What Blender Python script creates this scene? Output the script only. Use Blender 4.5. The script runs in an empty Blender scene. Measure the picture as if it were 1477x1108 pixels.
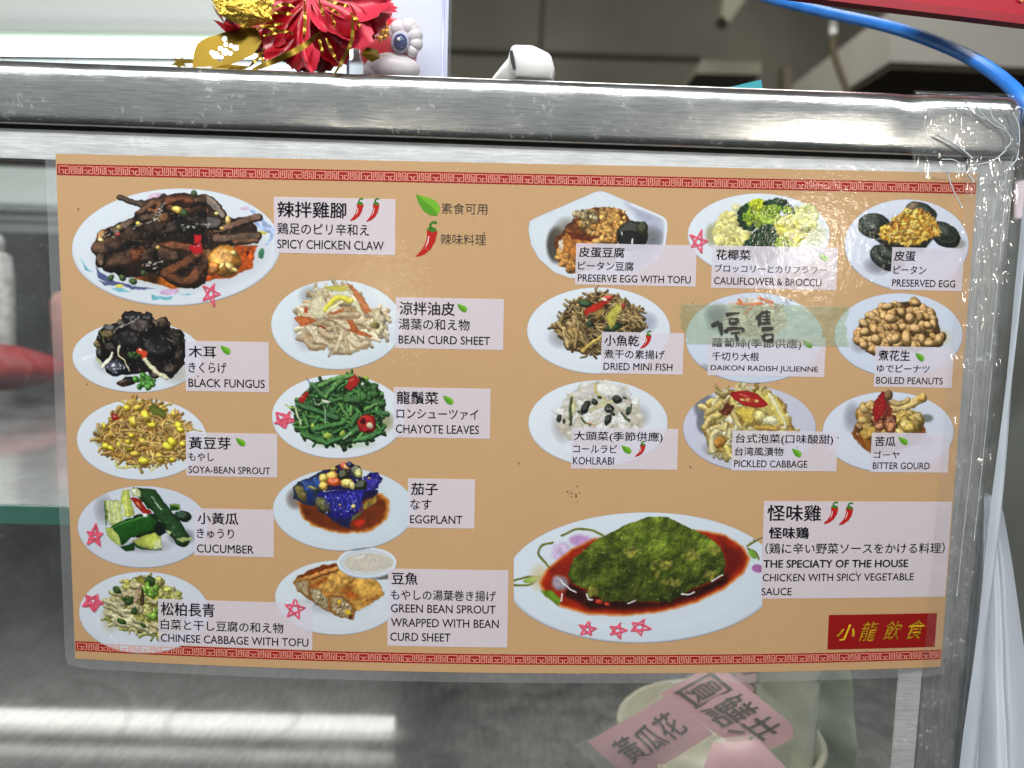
import bpy, math, random
import numpy as np
from mathutils import Matrix, Vector

SC = bpy.context.scene
COL = SC.collection
random.seed(7)

# ------------------------------------------------------------------ camera
PW, PH, F = 1477.0, 1108.0, 1109.0          # size and focal length (in pixels) of the photograph
SW = 0.42                                   # width of the menu sheet, metres
_pts = [(88, 222), (1418, 250), (1350, 962), (101, 950)]
_A = []
for (x, y), (u, v) in zip([(0, 0), (1, 0), (1, 1), (0, 1)], _pts):
    _A.append([x, y, 1, 0, 0, 0, -u*x, -u*y, -u]); _A.append([0, 0, 0, x, y, 1, -v*x, -v*y, -v])
_h = np.linalg.svd(np.array(_A, float))[2][-1].reshape(3, 3)
_K = np.array([[F, 0, PW/2], [0, F, PH/2], [0, 0, 1]])
_M = np.linalg.inv(_K) @ _h
if _M[2, 2] < 0: _M = -_M
_M *= SW/np.linalg.norm(_M[:, 0])
SH = float(np.linalg.norm(_M[:, 1]))        # height of the sheet
_ex = _M[:, 0]/np.linalg.norm(_M[:, 0])
_n = np.cross(_ex, _M[:, 1]); _n /= np.linalg.norm(_n)
_ey = np.cross(_n, _ex)
_c = _M @ np.array([.5, .5, 1])
def _pl(px, py):
    d = np.array([(px-PW/2)/F, (py-PH/2)/F, 1]); p = d*((_n@_c)/(_n@d)) - _c
    return np.array([p@_ex, p@_ey])
_g = _pl(1397, 229) - _pl(0, 180)
PHI = math.atan2(_g[1], _g[0])              # the sheet hangs a little askew on the case
CP, SP = math.cos(PHI), math.sin(PHI)
XW = CP*_ex + SP*_ey; ZW = -(-SP*_ex + CP*_ey); YW = _n
WB = np.stack([XW, YW, ZW])                 # rows: world axes in camera space
CAM = -(WB @ _c)
cam = bpy.data.cameras.new('camera'); camo = bpy.data.objects.new('camera', cam); COL.objects.link(camo)
mm = Matrix.Identity(4)
for i in range(3):
    mm[i][0] = WB[i][0]; mm[i][1] = -WB[i][1]; mm[i][2] = -WB[i][2]; mm[i][3] = CAM[i]
camo.matrix_world = mm
cam.sensor_width = 36; cam.lens = F/PW*36; cam.clip_start = .01; cam.clip_end = 60
cam.dof.use_dof = True; cam.dof.focus_distance = .365; cam.dof.aperture_fstop = 6.5
SC.camera = camo
SC.render.resolution_x = 1024; SC.render.resolution_y = 768
SC.render.engine = 'CYCLES'
SC.cycles.use_denoising = True
SC.cycles.max_bounces = 8; SC.cycles.transparent_max_bounces = 24
SC.cycles.caustics_reflective = False; SC.cycles.caustics_refractive = False
SC.view_settings.view_transform = 'Standard'; SC.view_settings.look = 'None'
SC.view_settings.exposure = 0; SC.view_settings.gamma = 1

# ------------------------------------------------------------------ light
w = bpy.data.worlds.new('World'); SC.world = w; w.use_nodes = True
wn = w.node_tree; bg = wn.nodes['Background']
tc = wn.nodes.new('ShaderNodeTexCoord'); sx = wn.nodes.new('ShaderNodeSeparateXYZ'); rp = wn.nodes.new('ShaderNodeValToRGB')
mr = wn.nodes.new('ShaderNodeMapRange'); mr.inputs[1].default_value = -1; mr.inputs[2].default_value = 1
wn.links.new(tc.outputs['Generated'], sx.inputs[0]); wn.links.new(sx.outputs[2], mr.inputs[0])
wn.links.new(mr.outputs[0], rp.inputs[0]); wn.links.new(rp.outputs[0], bg.inputs[0])
rp.color_ramp.elements[0].position = .30; rp.color_ramp.elements[0].color = (.03, .03, .032, 1)
rp.color_ramp.elements[1].position = .75; rp.color_ramp.elements[1].color = (.55, .57, .58, 1)
e = rp.color_ramp.elements.new(.5); e.color = (.30, .315, .32, 1); e = rp.color_ramp.elements.new(.42); e.color = (.15, .155, .16, 1)
bg.inputs[1].default_value = 1.0

def area(name, loc, target, sx, sy, power, col=(1, 1, 1)):
    l = bpy.data.lights.new(name, 'AREA'); l.shape = 'RECTANGLE'; l.size = sx; l.size_y = sy; l.energy = power; l.color = col
    o = bpy.data.objects.new(name, l); COL.objects.link(o); o.location = loc
    o.rotation_euler = (Vector(target)-Vector(loc)).to_track_quat('-Z', 'Z').to_euler()
    return o
def point(name, loc, power, r, col):
    l = bpy.data.lights.new(name, 'POINT'); l.energy = power; l.shadow_soft_size = r; l.color = col
    o = bpy.data.objects.new(name, l); COL.objects.link(o); o.location = loc
area('ceiling_light', (-.40, -.52, .80), (-.05, 0, .05), 1.2, .035, 10.0, (.97, 1, 1))
area('ceiling_light', (.22, -.66, .84), (.05, 0, .05), 1.2, .035, 10.0, (.97, 1, 1))
area('street_fill', (.75, -1.25, 2.15), (.1, 0, 0), 1.2, .05, 25, (.95, .97, 1))  # this and the next: unseen lights added as fill from the right
area('street_fill', (.75, -1.5, 2.15), (.1, 0, 0), 1.2, .05, 25, (.95, .97, 1))
area('kitchen_fill', (.3, 1.15, CAM[2]+1.5), (.3, 1.3, 0), 1.2, .3, 17, (1, .97, .9))  # unseen light added to brighten the far wall and the beam
area('case_fill', (-.5, .55, .16), (-.5, .3, -.12), .5, .03, .6, (.96, 1, .97))  # added over the shelf, where the bright header band hints at a lamp
area('case_fill', (.13, .03, .125), (.12, .13, -.35), .32, .02, .7, (1, .97, .88))  # added fill for the bowl and tags, no lamp known here
# ------------------------------------------------------------------ pixel measurement helpers
def at(px, py, Y):
    """Point of the vertical plane y = Y measured at photo position (px, py)."""
    d = WB @ np.array([(px-PW/2)/F, (py-PH/2)/F, 1.0])
    return CAM + d*((Y-CAM[1])/d[1])
def bulge(s, t):
    s = np.clip(s, 0, 1); t = np.clip(t, 0, 1.1)
    return .0105*4*s*(1-s)*t**1.7
def st_of(px, py):
    px = np.asarray(px, float); py = np.asarray(py, float)
    d = np.stack([(px-PW/2)/F, (py-PH/2)/F, np.ones_like(px)], -1) @ WB.T
    Y = np.zeros_like(px)
    for _ in range(6):
        p = CAM + d*((Y-CAM[1])/d[..., 1])[..., None]
        xs = CP*p[..., 0] + SP*(-p[..., 2])*-1; 
        xs = CP*p[..., 0] + SP*p[..., 2]; zs = -SP*p[..., 0] + CP*p[..., 2]
        s = .5+xs/SW; t = .5-zs/SH
        Y = -bulge(s, t)
    return s, t
def p_of(s, t, off=0.0):
    s = np.asarray(s, float); t = np.asarray(t, float)
    xs = (s-.5)*SW; zs = (.5-t)*SH
    return np.stack([CP*xs-SP*zs, -bulge(s, t)-off, SP*xs+CP*zs], -1)
def surf(px, py, off=0.0):
    s, t = st_of(px, py); return p_of(s, t, off)
def bulb(px, py, run, power, r, col):
    """A stall bulb out in the street, seen mirrored in the laminate."""
    p = surf(px, py); d = (p-CAM)/np.linalg.norm(p-CAM); r_ = np.array([d[0], -d[1], d[2]])
    point('warm_bulb', tuple(p+r_*run), power, r, col)
bulb(1175, 340, 1.7, 8.0, .045, (1, .9, .76)); bulb(556, 378, 1.7, 1.4, .035, (1, .86, .66))

# ------------------------------------------------------------------ object helpers
def lin(c):
    c = np.asarray(c, float)/255.0
    return np.where(c <= .04045, c/12.92, ((c+.055)/1.055)**2.4)
def L4(c, k=1.0): return tuple(float(v)*k for v in lin(c))+(1.0,)
def tag(o, label=None, cat=None, group=None, kind=None):
    if label: o['label'] = label
    if cat: o['category'] = cat
    if group: o['group'] = group
    if kind: o['kind'] = kind
    return o
def empty(name, loc=(0, 0, 0)):
    o = bpy.data.objects.new(name, None); COL.objects.link(o); o.location = loc; o.empty_display_size = .01
    return o
def link(o, parent=None):
    COL.objects.link(o)
    if parent is not None:
        o.parent = parent
        M = Matrix.Identity(4); q = parent; chain = []
        while q is not None: chain.append(q); q = q.parent
        for q in reversed(chain): M = M @ (q.matrix_parent_inverse @ Matrix.Translation(q.location))
        o.matrix_parent_inverse = M.inverted()
    return o
def mesh(name, V, Fs, mat, parent=None, smooth=False, colors=None):
    me = bpy.data.meshes.new(name)
    V = np.asarray(V, dtype=np.float32).reshape(-1, 3)
    if isinstance(Fs, np.ndarray):
        n, k = Fs.shape
        me.vertices.add(len(V)); me.vertices.foreach_set('co', V.ravel())
        me.loops.add(n*k); me.loops.foreach_set('vertex_index', Fs.astype(np.int32).ravel())
        me.polygons.add(n); me.polygons.foreach_set('loop_start', np.arange(0, n*k, k, dtype=np.int32))
        me.polygons.foreach_set('loop_total', np.full(n, k, dtype=np.int32))
        me.update(calc_edges=True)
    else:
        me.from_pydata([tuple(map(float, v)) for v in V], [], [tuple(map(int, f)) for f in Fs])
    me.validate()
    if colors is not None:
        a = me.color_attributes.new('Col', 'FLOAT_COLOR', 'POINT')
        c = np.ones((len(V), 4), np.float32); c[:, :3] = colors
        a.data.foreach_set('color', c.ravel())
    if smooth: me.polygons.foreach_set('use_smooth', np.ones(len(me.polygons), bool))
    me.materials.append(mat)
    return link(bpy.data.objects.new(name, me), parent)
class MB:
    def __init__(s): s.v = []; s.f = []
    def add(s, V, Fs):
        b = len(s.v); s.v += [tuple(map(float, v)) for v in V]; s.f += [tuple(int(i)+b for i in f) for f in Fs]; return s
    def box(s, x0, y0, z0, x1, y1, z1):
        return s.add([(x0, y0, z0), (x1, y0, z0), (x1, y1, z0), (x0, y1, z0), (x0, y0, z1), (x1, y0, z1), (x1, y1, z1), (x0, y1, z1)],
                     [(0, 3, 2, 1), (4, 5, 6, 7), (0, 1, 5, 4), (1, 2, 6, 5), (2, 3, 7, 6), (3, 0, 4, 7)])
    def tube(s, pts, r, n=10, cap=True):
        P = [Vector(p) for p in pts]; R = r if hasattr(r, '__len__') else [r]*len(P); V = []; Fs = []
        up = Vector((0, 0, 1))
        for i, p in enumerate(P):
            t = (P[min(i+1, len(P)-1)]-P[max(i-1, 0)]).normalized()
            a = t.cross(up)
            if a.length < 1e-4: a = t.cross(Vector((0, 1, 0)))
            a.normalize(); b = t.cross(a)
            for k in range(n):
                q = p+(a*math.cos(2*math.pi*k/n)+b*math.sin(2*math.pi*k/n))*R[i]; V.append(q)
        for i in range(len(P)-1):
            for k in range(n):
                k2 = (k+1) % n; Fs.append((i*n+k, i*n+k2, (i+1)*n+k2, (i+1)*n+k))
        if cap: Fs.append(tuple(range(n))); Fs.append(tuple((len(P)-1)*n+k for k in reversed(range(n))))
        return s.add(V, Fs)
    def lathe(s, prof, c, n=48):
        V = []; Fs = []; m = len(prof)
        for k in range(n):
            a = 2*math.pi*k/n
            for r, z in prof: V.append((c[0]+r*math.cos(a), c[1]+r*math.sin(a), c[2]+z))
        for k in range(n):
            k2 = (k+1) % n
            for j in range(m-1): Fs.append((k*m+j, k2*m+j, k2*m+j+1, k*m+j+1))
        return s.add(V, Fs)
    def ball(s, c, r, n=16, m=10, sc=(1, 1, 1)):
        V = []; Fs = []
        for j in range(m+1):
            th = math.pi*j/m
            for k in range(n):
                a = 2*math.pi*k/n
                V.append((c[0]+r*sc[0]*math.sin(th)*math.cos(a), c[1]+r*sc[1]*math.sin(th)*math.sin(a), c[2]+r*sc[2]*math.cos(th)))
        for j in range(m):
            for k in range(n):
                k2 = (k+1) % n; Fs.append((j*n+k, (j+1)*n+k, (j+1)*n+k2, j*n+k2))
        return s.add(V, Fs)
    def build(s, name, mat, parent=None, smooth=False): return mesh(name, s.v, s.f, mat, parent, smooth)
def gridmesh(name, fn, nu, nv, mat, parent=None, smooth=True):
    u, v = np.meshgrid(np.linspace(0, 1, nu), np.linspace(0, 1, nv))
    V = fn(u, v).reshape(-1, 3)
    i = np.arange(nu*nv).reshape(nv, nu)
    Q = np.stack([i[:-1, :-1], i[1:, :-1], i[1:, 1:], i[:-1, 1:]], -1).reshape(-1, 4)
    return mesh(name, V, Q, mat, parent, smooth)
def bez(P, n=24):
    """Catmull-Rom through points."""
    P = [np.asarray(p, float) for p in P]; P = [2*P[0]-P[1]]+P+[2*P[-1]-P[-2]]; out = []
    for i in range(1, len(P)-2):
        for k in range(n):
            t = k/n; a, b, c, d = P[i-1], P[i], P[i+1], P[i+2]
            out.append(.5*((2*b)+(-a+c)*t+(2*a-5*b+4*c-d)*t*t+(-a+3*b-3*c+d)*t**3))
    out.append(P[-2]); return out
_rs = np.random.RandomState(3)
_LAT = _rs.rand(256, 256)
def vnoise(X, Y, sc, seed=0):
    x = np.asarray(X, float)/sc+seed*17.3+500; y = np.asarray(Y, float)/sc+seed*9.7+500
    xi = np.floor(x).astype(int); yi = np.floor(y).astype(int); fx = x-xi; fy = y-yi
    fx = fx*fx*(3-2*fx); fy = fy*fy*(3-2*fy)
    g = lambda a, b: _LAT[(b) % 256, (a) % 256]
    return (g(xi, yi)*(1-fx)+g(xi+1, yi)*fx)*(1-fy)+(g(xi, yi+1)*(1-fx)+g(xi+1, yi+1)*fx)*fy
def fbm(X, Y, sc, seed=0, o=3):
    r = 0; a = 1; tot = 0
    for k in range(o): r = r+a*vnoise(X, Y, sc/2**k, seed+k*3); tot += a; a *= .55
    return r/tot

# ------------------------------------------------------------------ materials
def newmat(name):
    m = bpy.data.materials.new(name); m.use_nodes = True
    return m, m.node_tree, m.node_tree.nodes['Principled BSDF']
def noise_node(t, scale, vec=None, stretch=None, detail=3, rough=.5):
    n = t.nodes.new('ShaderNodeTexNoise'); n.inputs['Scale'].default_value = scale; n.inputs['Detail'].default_value = detail; n.inputs['Roughness'].default_value = rough
    c = t.nodes.new('ShaderNodeTexCoord')
    if stretch:
        mp = t.nodes.new('ShaderNodeMapping'); mp.inputs['Scale'].default_value = stretch
        t.links.new(c.outputs['Object'], mp.inputs[0]); t.links.new(mp.outputs[0], n.inputs['Vector'])
    else: t.links.new(c.outputs['Object'], n.inputs['Vector'])
    return n
def ramp(t, src, p0, c0, p1, c1):
    r = t.nodes.new('ShaderNodeValToRGB'); e = r.color_ramp.elements
    e[0].position = p0; e[0].color = c0; e[1].position = p1; e[1].color = c1
    t.links.new(src, r.inputs[0]); return r
def bump(t, src, strength, dist=.001, prev=None):
    b = t.nodes.new('ShaderNodeBump'); b.inputs['Strength'].default_value = strength; b.inputs['Distance'].default_value = dist
    t.links.new(src, b.inputs['Height'])
    if prev is not None: t.links.new(prev.outputs[0], b.inputs['Normal'])
    return b
def simple(name, col, rough=.5, metal=0.0, spec=.5, noise=None, emit=None, k=1.0):
    m, t, p = newmat(name)
    p.inputs['Base Color'].default_value = L4(col, k); p.inputs['Roughness'].default_value = rough; p.inputs['Metallic'].default_value = metal
    p.inputs['Specular IOR Level'].default_value = spec
    if noise:
        sc, amt = noise
        n = noise_node(t, sc); lo = [c*(1-amt) for c in L4(col, k)[:3]]+[1]; hi = [min(1, c*(1+amt)) for c in L4(col, k)[:3]]+[1]
        r = ramp(t, n.outputs['Fac'], .3, lo, .7, hi); t.links.new(r.outputs[0], p.inputs['Base Color'])
        b = bump(t, n.outputs['Fac'], .15, .001); t.links.new(b.outputs[0], p.inputs['Normal'])
    if emit:
        p.inputs['Emission Color'].default_value = emit[0]+(1,); p.inputs['Emission Strength'].default_value = emit[1]
    return m
PK = .86     # printed colours: photo value to paper reflectance
def laminate_coat(t, p):
    """The clear laminate over the print: gloss with a fine orange-peel ripple."""
    n1 = noise_node(t, 260, detail=4, rough=.6); n2 = noise_node(t, 45, detail=2)
    b1 = bump(t, n1.outputs['Fac'], .11, .0012); b2 = bump(t, n2.outputs['Fac'], .05, .004, b1)
    t.links.new(b2.outputs[0], p.inputs['Coat Normal'])
    p.inputs['Coat Weight'].default_value = .55; p.inputs['Coat Roughness'].default_value = .07; p.inputs['Coat IOR'].default_value = 1.45
    p.inputs['Specular IOR Level'].default_value = .15; p.inputs['Roughness'].default_value = .55
def printed(name, col, alpha=1.0, attr=False, grain=.022):
    m, t, p = newmat(name); laminate_coat(t, p)
    if attr:
        a = t.nodes.new('ShaderNodeAttribute'); a.attribute_name = 'Col'; t.links.new(a.outputs['Color'], p.inputs['Base Color'])
    else:
        n = noise_node(t, 900, detail=2); n3 = noise_node(t, 14, detail=3)
        mx = t.nodes.new('ShaderNodeMix'); mx.data_type = 'RGBA'; mx.blend_type = 'MULTIPLY'; mx.inputs[0].default_value = 1
        lo = [c*(1-grain) for c in L4(col, PK)[:3]]+[1]; hi = [min(1, c*(1+grain)) for c in L4(col, PK)[:3]]+[1]
        r = ramp(t, n.outputs['Fac'], .3, lo, .7, hi); r2 = ramp(t, n3.outputs['Fac'], .3, (.96, .96, .96, 1), .7, (1, 1, 1, 1))
        t.links.new(r.outputs[0], mx.inputs[6]); t.links.new(r2.outputs[0], mx.inputs[7]); t.links.new(mx.outputs[2], p.inputs['Base Color'])
    p.inputs['Alpha'].default_value = alpha
    return m
def clear(name, gloss=.1, rough=.08, diff=.04, tint=(1, 1, 1), col=(.9, .92, .93), bumps=(), fres=True):
    m, t, p = newmat(name); t.nodes.remove(p); out = t.nodes['Material Output']
    tr = t.nodes.new('ShaderNodeBsdfTransparent'); tr.inputs[0].default_value = tuple(tint)+(1,)
    gl = t.nodes.new('ShaderNodeBsdfGlossy'); gl.inputs['Roughness'].default_value = rough; gl.inputs[0].default_value = (1, 1, 1, 1)
    df = t.nodes.new('ShaderNodeBsdfDiffuse'); df.inputs[0].default_value = tuple(col)+(1,)
    m1 = t.nodes.new('ShaderNodeMixShader'); m2 = t.nodes.new('ShaderNodeMixShader'); m1.inputs[0].default_value = diff
    t.links.new(tr.outputs[0], m1.inputs[1]); t.links.new(df.outputs[0], m1.inputs[2])
    t.links.new(m1.outputs[0], m2.inputs[1]); t.links.new(gl.outputs[0], m2.inputs[2])
    b = None
    for sc, stg, dist, stretch in bumps:
        n = noise_node(t, sc, stretch=stretch, detail=3); b = bump(t, n.outputs['Fac'], stg, dist, b)
    if b: t.links.new(b.outputs[0], gl.inputs['Normal'])
    if fres:
        fr = t.nodes.new('ShaderNodeFresnel'); fr.inputs[0].default_value = 1.3+gloss
        ad = t.nodes.new('ShaderNodeMath'); ad.operation = 'MULTIPLY'; ad.inputs[1].default_value = 1.0; t.links.new(fr.outputs[0], ad.inputs[0]); ad.use_clamp = True
        t.links.new(ad.outputs[0], m2.inputs[0])
    else: m2.inputs[0].default_value = gloss
    t.links.new(m2.outputs[0], out.inputs[0])
    return m, t, m1
def steel(name, base=.55, rough=.28, stretch=(4, 60, 60), bscale=20, dirt=.5, bumpst=.12, matt=0.0):
    m, t, p = newmat(name); p.inputs['Metallic'].default_value = 1
    n = noise_node(t, bscale, stretch=stretch, detail=6, rough=.65); d = noise_node(t, 30, detail=6, rough=.7); d2 = noise_node(t, 380, detail=2)
    r = ramp(t, n.outputs['Fac'], .25, (base*.66, base*.68, base*.68, 1), .75, (base*1.2, base*1.22, base*1.21, 1))
    # dried splashes and dust: matt pale specks
    sp = ramp(t, d2.outputs['Fac'], .60, (.04, .04, .04, 1), .68, (1, 1, 1, 1)); big = ramp(t, d.outputs['Fac'], .44, (0, 0, 0, 1), .62, (1, 1, 1, 1))
    mu = t.nodes.new('ShaderNodeMath'); mu.operation = 'MULTIPLY'; t.links.new(sp.outputs[0], mu.inputs[0]); t.links.new(big.outputs[0], mu.inputs[1])
    mu2 = t.nodes.new('ShaderNodeMath'); mu2.operation = 'MULTIPLY'; mu2.inputs[1].default_value = dirt; t.links.new(mu.outputs[0], mu2.inputs[0])
    mx = t.nodes.new('ShaderNodeMix'); mx.data_type = 'RGBA'; mx.inputs[7].default_value = (.75, .76, .75, 1)
    t.links.new(mu2.outputs[0], mx.inputs[0]); t.links.new(r.outputs[0], mx.inputs[6]); t.links.new(mx.outputs[2], p.inputs['Base Color'])
    iv = t.nodes.new('ShaderNodeMath'); iv.operation = 'SUBTRACT'; iv.inputs[0].default_value = 1-matt; t.links.new(mu2.outputs[0], iv.inputs[1]); t.links.new(iv.outputs[0], p.inputs['Metallic'])
    rr = t.nodes.new('ShaderNodeMapRange'); rr.inputs[1].default_value = .3; rr.inputs[2].default_value = .7; rr.inputs[3].default_value = rough*.75; rr.inputs[4].default_value = rough*1.35
    t.links.new(d.outputs['Fac'], rr.inputs[0]); t.links.new(rr.outputs[0], p.inputs['Roughness'])
    b = bump(t, n.outputs['Fac'], bumpst, .0006); t.links.new(b.outputs[0], p.inputs['Normal'])
    return m
M_steel = steel('brushed_steel', rough=.19, bumpst=.11, dirt=.34, matt=.06)
M_steel_v = steel('brushed_steel_upright', base=.42, stretch=(60, 60, 4), rough=.5, matt=.1)
M_floor = steel('case_floor_steel', base=.36, rough=.36, stretch=(30, 6, 30), bscale=9, dirt=.2, bumpst=.06, matt=.08)
_p = M_floor.node_tree.nodes['Principled BSDF']; _p.inputs['Coat Weight'].default_value = 1; _p.inputs['Coat Roughness'].default_value = .06; _p.inputs['Coat IOR'].default_value = 2.2
M_strip = steel('dull_steel', base=.68, rough=.5, dirt=.5, matt=.4)
M_gasket = simple('black_rubber', (22, 23, 24), .6)
M_glass, _t, _m1 = clear('pane_glass', .045, .015, .012, fres=False)
_n1 = noise_node(_t, 22, detail=6, rough=.7); _n2 = noise_node(_t, 420, detail=2)
_r1 = ramp(_t, _n1.outputs['Fac'], .38, (0.008, 0.008, 0.008, 1), .75, (.034, .034, .034, 1)); _r2 = ramp(_t, _n2.outputs['Fac'], .65, (0, 0, 0, 1), .74, (.045, .045, .045, 1))
_ad = _t.nodes.new('ShaderNodeMath'); _ad.operation = 'ADD'; _t.links.new(_r1.outputs[0], _ad.inputs[0]); _t.links.new(_r2.outputs[0], _ad.inputs[1]); _t.links.new(_ad.outputs[0], _m1.inputs[0])
M_lam, _, _ = clear('laminate_margin', .045, .12, .10, fres=False, bumps=((60, .25, .003, None),))
M_film, _, _ = clear('wrinkled_film', .075, .10, .02, fres=False,  bumps=((70, .6, .004, (1, 1, .25)), (160, .12, .002, (1, 1, .5))))
M_acryl, _, _ = clear('clear_plastic', .035, .05, .02, fres=False, tint=(.985, .988, 1), col=(.8, .83, .95))
M_paper = printed('orange_paper', (203, 163, 119))
M_band = printed('red_band', (160, 30, 28)); M_key = printed('pink_key', (234, 158, 136))
M_print = printed('food_print', (255, 255, 255), attr=True)
M_panel = printed('white_panel', (244, 236, 248), alpha=.66)
M_ink = printed('black_ink', (26, 26, 34)); M_ink2 = printed('grey_ink', (62, 58, 52))
M_gold = printed('gold_ink', (250, 206, 40)); M_logo = printed('logo_red', (150, 18, 16))
M_leafa = printed('leaf_light', (120, 182, 45)); M_leafb = printed('leaf_dark', (88, 155, 32))
M_chili = printed('chili_red', (190, 30, 24)); M_stem = printed('chili_green', (55, 125, 30)); M_white = printed('print_white', (250, 235, 235))
M_marker = simple('marker_ink', (214, 84, 108), .35, noise=(700, .35))
M_marker2 = simple('black_marker', (40, 40, 38), .4, noise=(500, .3))
M_tape, _t, _m1 = clear('masking_tape', .05, .3, .16, fres=False, tint=(.80, .87, .75), col=(.60, .66, .50), bumps=((140, .5, .001, None),))
_nn = noise_node(_t, 90, detail=5, rough=.7); _rr = ramp(_t, _nn.outputs['Fac'], .3, (.06, .06, .06, 1), .7, (.2, .2, .2, 1)); _t.links.new(_rr.outputs[0], _m1.inputs[0])

_tc = {}
def glyphs(body, bold=0.0, shear=0.0):
    k = (body, bold, shear)
    if k in _tc: return _tc[k]
    c = bpy.data.curves.new('txt', 'FONT'); c.body = body; c.resolution_u = 3; c.shear = shear
    o = bpy.data.objects.new('txt', c); COL.objects.link(o)
    bpy.context.view_layer.update()
    me = o.evaluated_get(bpy.context.evaluated_depsgraph_get()).to_mesh()
    V = np.array([v.co[:2] for v in me.vertices]); Fs = [tuple(p.vertices) for p in me.polygons]
    o.evaluated_get(bpy.context.evaluated_depsgraph_get()).to_mesh_clear()
    bpy.data.objects.remove(o); bpy.data.curves.remove(c)
    if bold:                                    # heavier strokes: the glyph laid over itself, nudged sideways
        n = len(V); o_ = [(-bold, 0), (bold, 0), (0, bold*.7), (0, -bold*.7)]
        V = np.concatenate([V+np.array(q) for q in o_]); Fs = [tuple(i+n*k for i in f) for k in range(4) for f in Fs]
    V -= V.min(0); V /= V.max(0)
    _tc[k] = (V, Fs); return V, Fs
# ================================================================== the place behind
CZ = float(CAM[2]); CX = float(CAM[0])
M_wall = simple('dim_wall', (98, 94, 84), .7, noise=(2.2, .3)); M_seam = simple('wall_seam', (70, 66, 58), .8)
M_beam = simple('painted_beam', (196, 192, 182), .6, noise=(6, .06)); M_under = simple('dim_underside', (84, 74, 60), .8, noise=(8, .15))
M_floorbg = simple('kitchen_floor', (44, 42, 40), .6, noise=(5, .2))
YB = 2.4
w_ = gridmesh('back_wall', lambda u, v: np.stack([-3+6*u, np.full_like(u, YB), CZ-1.4+3.6*v], -1), 2, 2, M_wall, None, False); tag(w_, kind='structure')
c_ = gridmesh('ceiling', lambda u, v: np.stack([-3+6*u, -2.5+(YB+2.5)*v, np.full_like(u, CZ+1.55)], -1), 2, 2, simple('ceiling_paint', (180, 178, 170), .8), None, False); tag(c_, kind='structure')
f_ = gridmesh('floor', lambda u, v: np.stack([-3+6*u, -2.5+(YB+2.5)*v, np.full_like(u, CZ-1.25)], -1), 2, 2, M_floorbg, None, False); tag(f_, kind='structure')
mb = MB()
for (a, b) in [((785, -20), (780, 70)), ]:
    p0, p1 = at(*a, YB-.01), at(*b, YB-.01); mb.tube([p0, p1], .006, 6)
p0, p1 = at(640, 72, YB-.01), at(1010, 84, YB-.01); mb.tube([p0, p1], .008, 6)
j = mb.build('wall_panel_joint', M_seam); tag(j, kind='structure')

def extr(pts, Y0, Y1, name, mat, parent=None, bev=0):
    """Solid whose front outline was measured on the photo at depth Y0, running back level to Y1."""
    A = [at(x, y, Y0) for x, y in pts]; n = len(A); V = A+[np.array([a[0], Y1, a[2]]) for a in A]
    return mesh(name, V, [tuple(range(n)), tuple(range(2*n-1, n-1, -1))]+[(i, n+i, n+(i+1) % n, (i+1) % n) for i in range(n)], mat, parent)
bm_ = empty('ceiling_beam', tuple(at(1380, 95, 1.3))); tag(bm_, 'pale boxed beam under the ceiling at the right behind the blue cable', 'beam')
extr([(1284, 15), (1560, 25), (1560, 101), (1284, 89)], 1.3, 2.35, 'beam_casing', M_beam, bm_)
a0, a1 = at(1284, 90, 1.3), at(1560, 102, 1.3)
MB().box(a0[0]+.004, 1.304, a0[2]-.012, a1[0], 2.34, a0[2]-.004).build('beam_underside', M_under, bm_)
o = extr([(1012, 87), (1098, 90), (1098, 108), (1004, 106)], 1.7, 2.3, 'duct_box', simple('duct_paint', (128, 126, 110), .6)); tag(o, 'dim grey duct box on the far wall behind the teal paper', 'duct')
o = extr([(1046, -10), (1080, -8), (1052, 33), (1040, 22)], 1.6, 1.66, 'wall_bracket', simple('bracket_paint', (122, 120, 104), .6)); tag(o, 'small slanting grey bracket near the top of the far wall', 'bracket')
o = extr([(1130, 96), (1143, 98), (1142, 140), (1131, 140)], 1.5, 1.54, 'support_post', simple('post_paint', (96, 88, 72), .7)); tag(o, 'short brown support post left of the hanging hose', 'post')
hs = empty('hose', tuple(at(1223, 128, 1.1))); tag(hs, 'thin brown hose with a white fitting hanging before the pale beam', 'hose')
MB().tube([np.array(q) for q in bez([at(1202, 45, 1.1), at(1202, 70, 1.1), at(1209, 98, 1.1), at(1224, 135, 1.1), at(1240, 170, 1.1)], 8)], .0062, 10).build('hose_tube', simple('hose_rubber', (112, 98, 72), .5), hs, True)
MB().tube([at(1202, 28, 1.1), at(1202, 50, 1.1)], .007, 12).build('hose_fitting', simple('fitting_plastic', (205, 205, 200), .4), hs, True)

# fluorescent fixture at the left, behind the case top
fx = empty('fluorescent_fixture', tuple(at(120, 80, .75))); tag(fx, 'white fluorescent fixture with a lit tube behind the case top at left', 'light fixture')
Y = .75
M_fix = simple('fixture_enamel', (222, 226, 222), .45)
extr([(-260, -60), (535, -50), (535, 50), (-260, 42)], Y, Y+.05, 'reflector_plate', M_fix, fx)
extr([(-260, 43), (535, 51), (535, 58), (-260, 50)], Y-.012, Y+.04, 'edge_rail', simple('fixture_edge', (168, 184, 170), .5), fx)
extr([(-260, 84), (535, 92), (535, 150), (-260, 140)], Y+.01, Y+.04, 'lower_rail', simple('fixture_grey', (176, 182, 188), .5), fx)
p0, p1 = at(-240, 66, Y-.016), at(505, 75, Y-.016)
MB().tube([p0, p1], .0085, 16).build('light_tube', simple('tube_glow', (255, 255, 255), .4, emit=((.94, 1, .98), 9.0)), fx, True)

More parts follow.
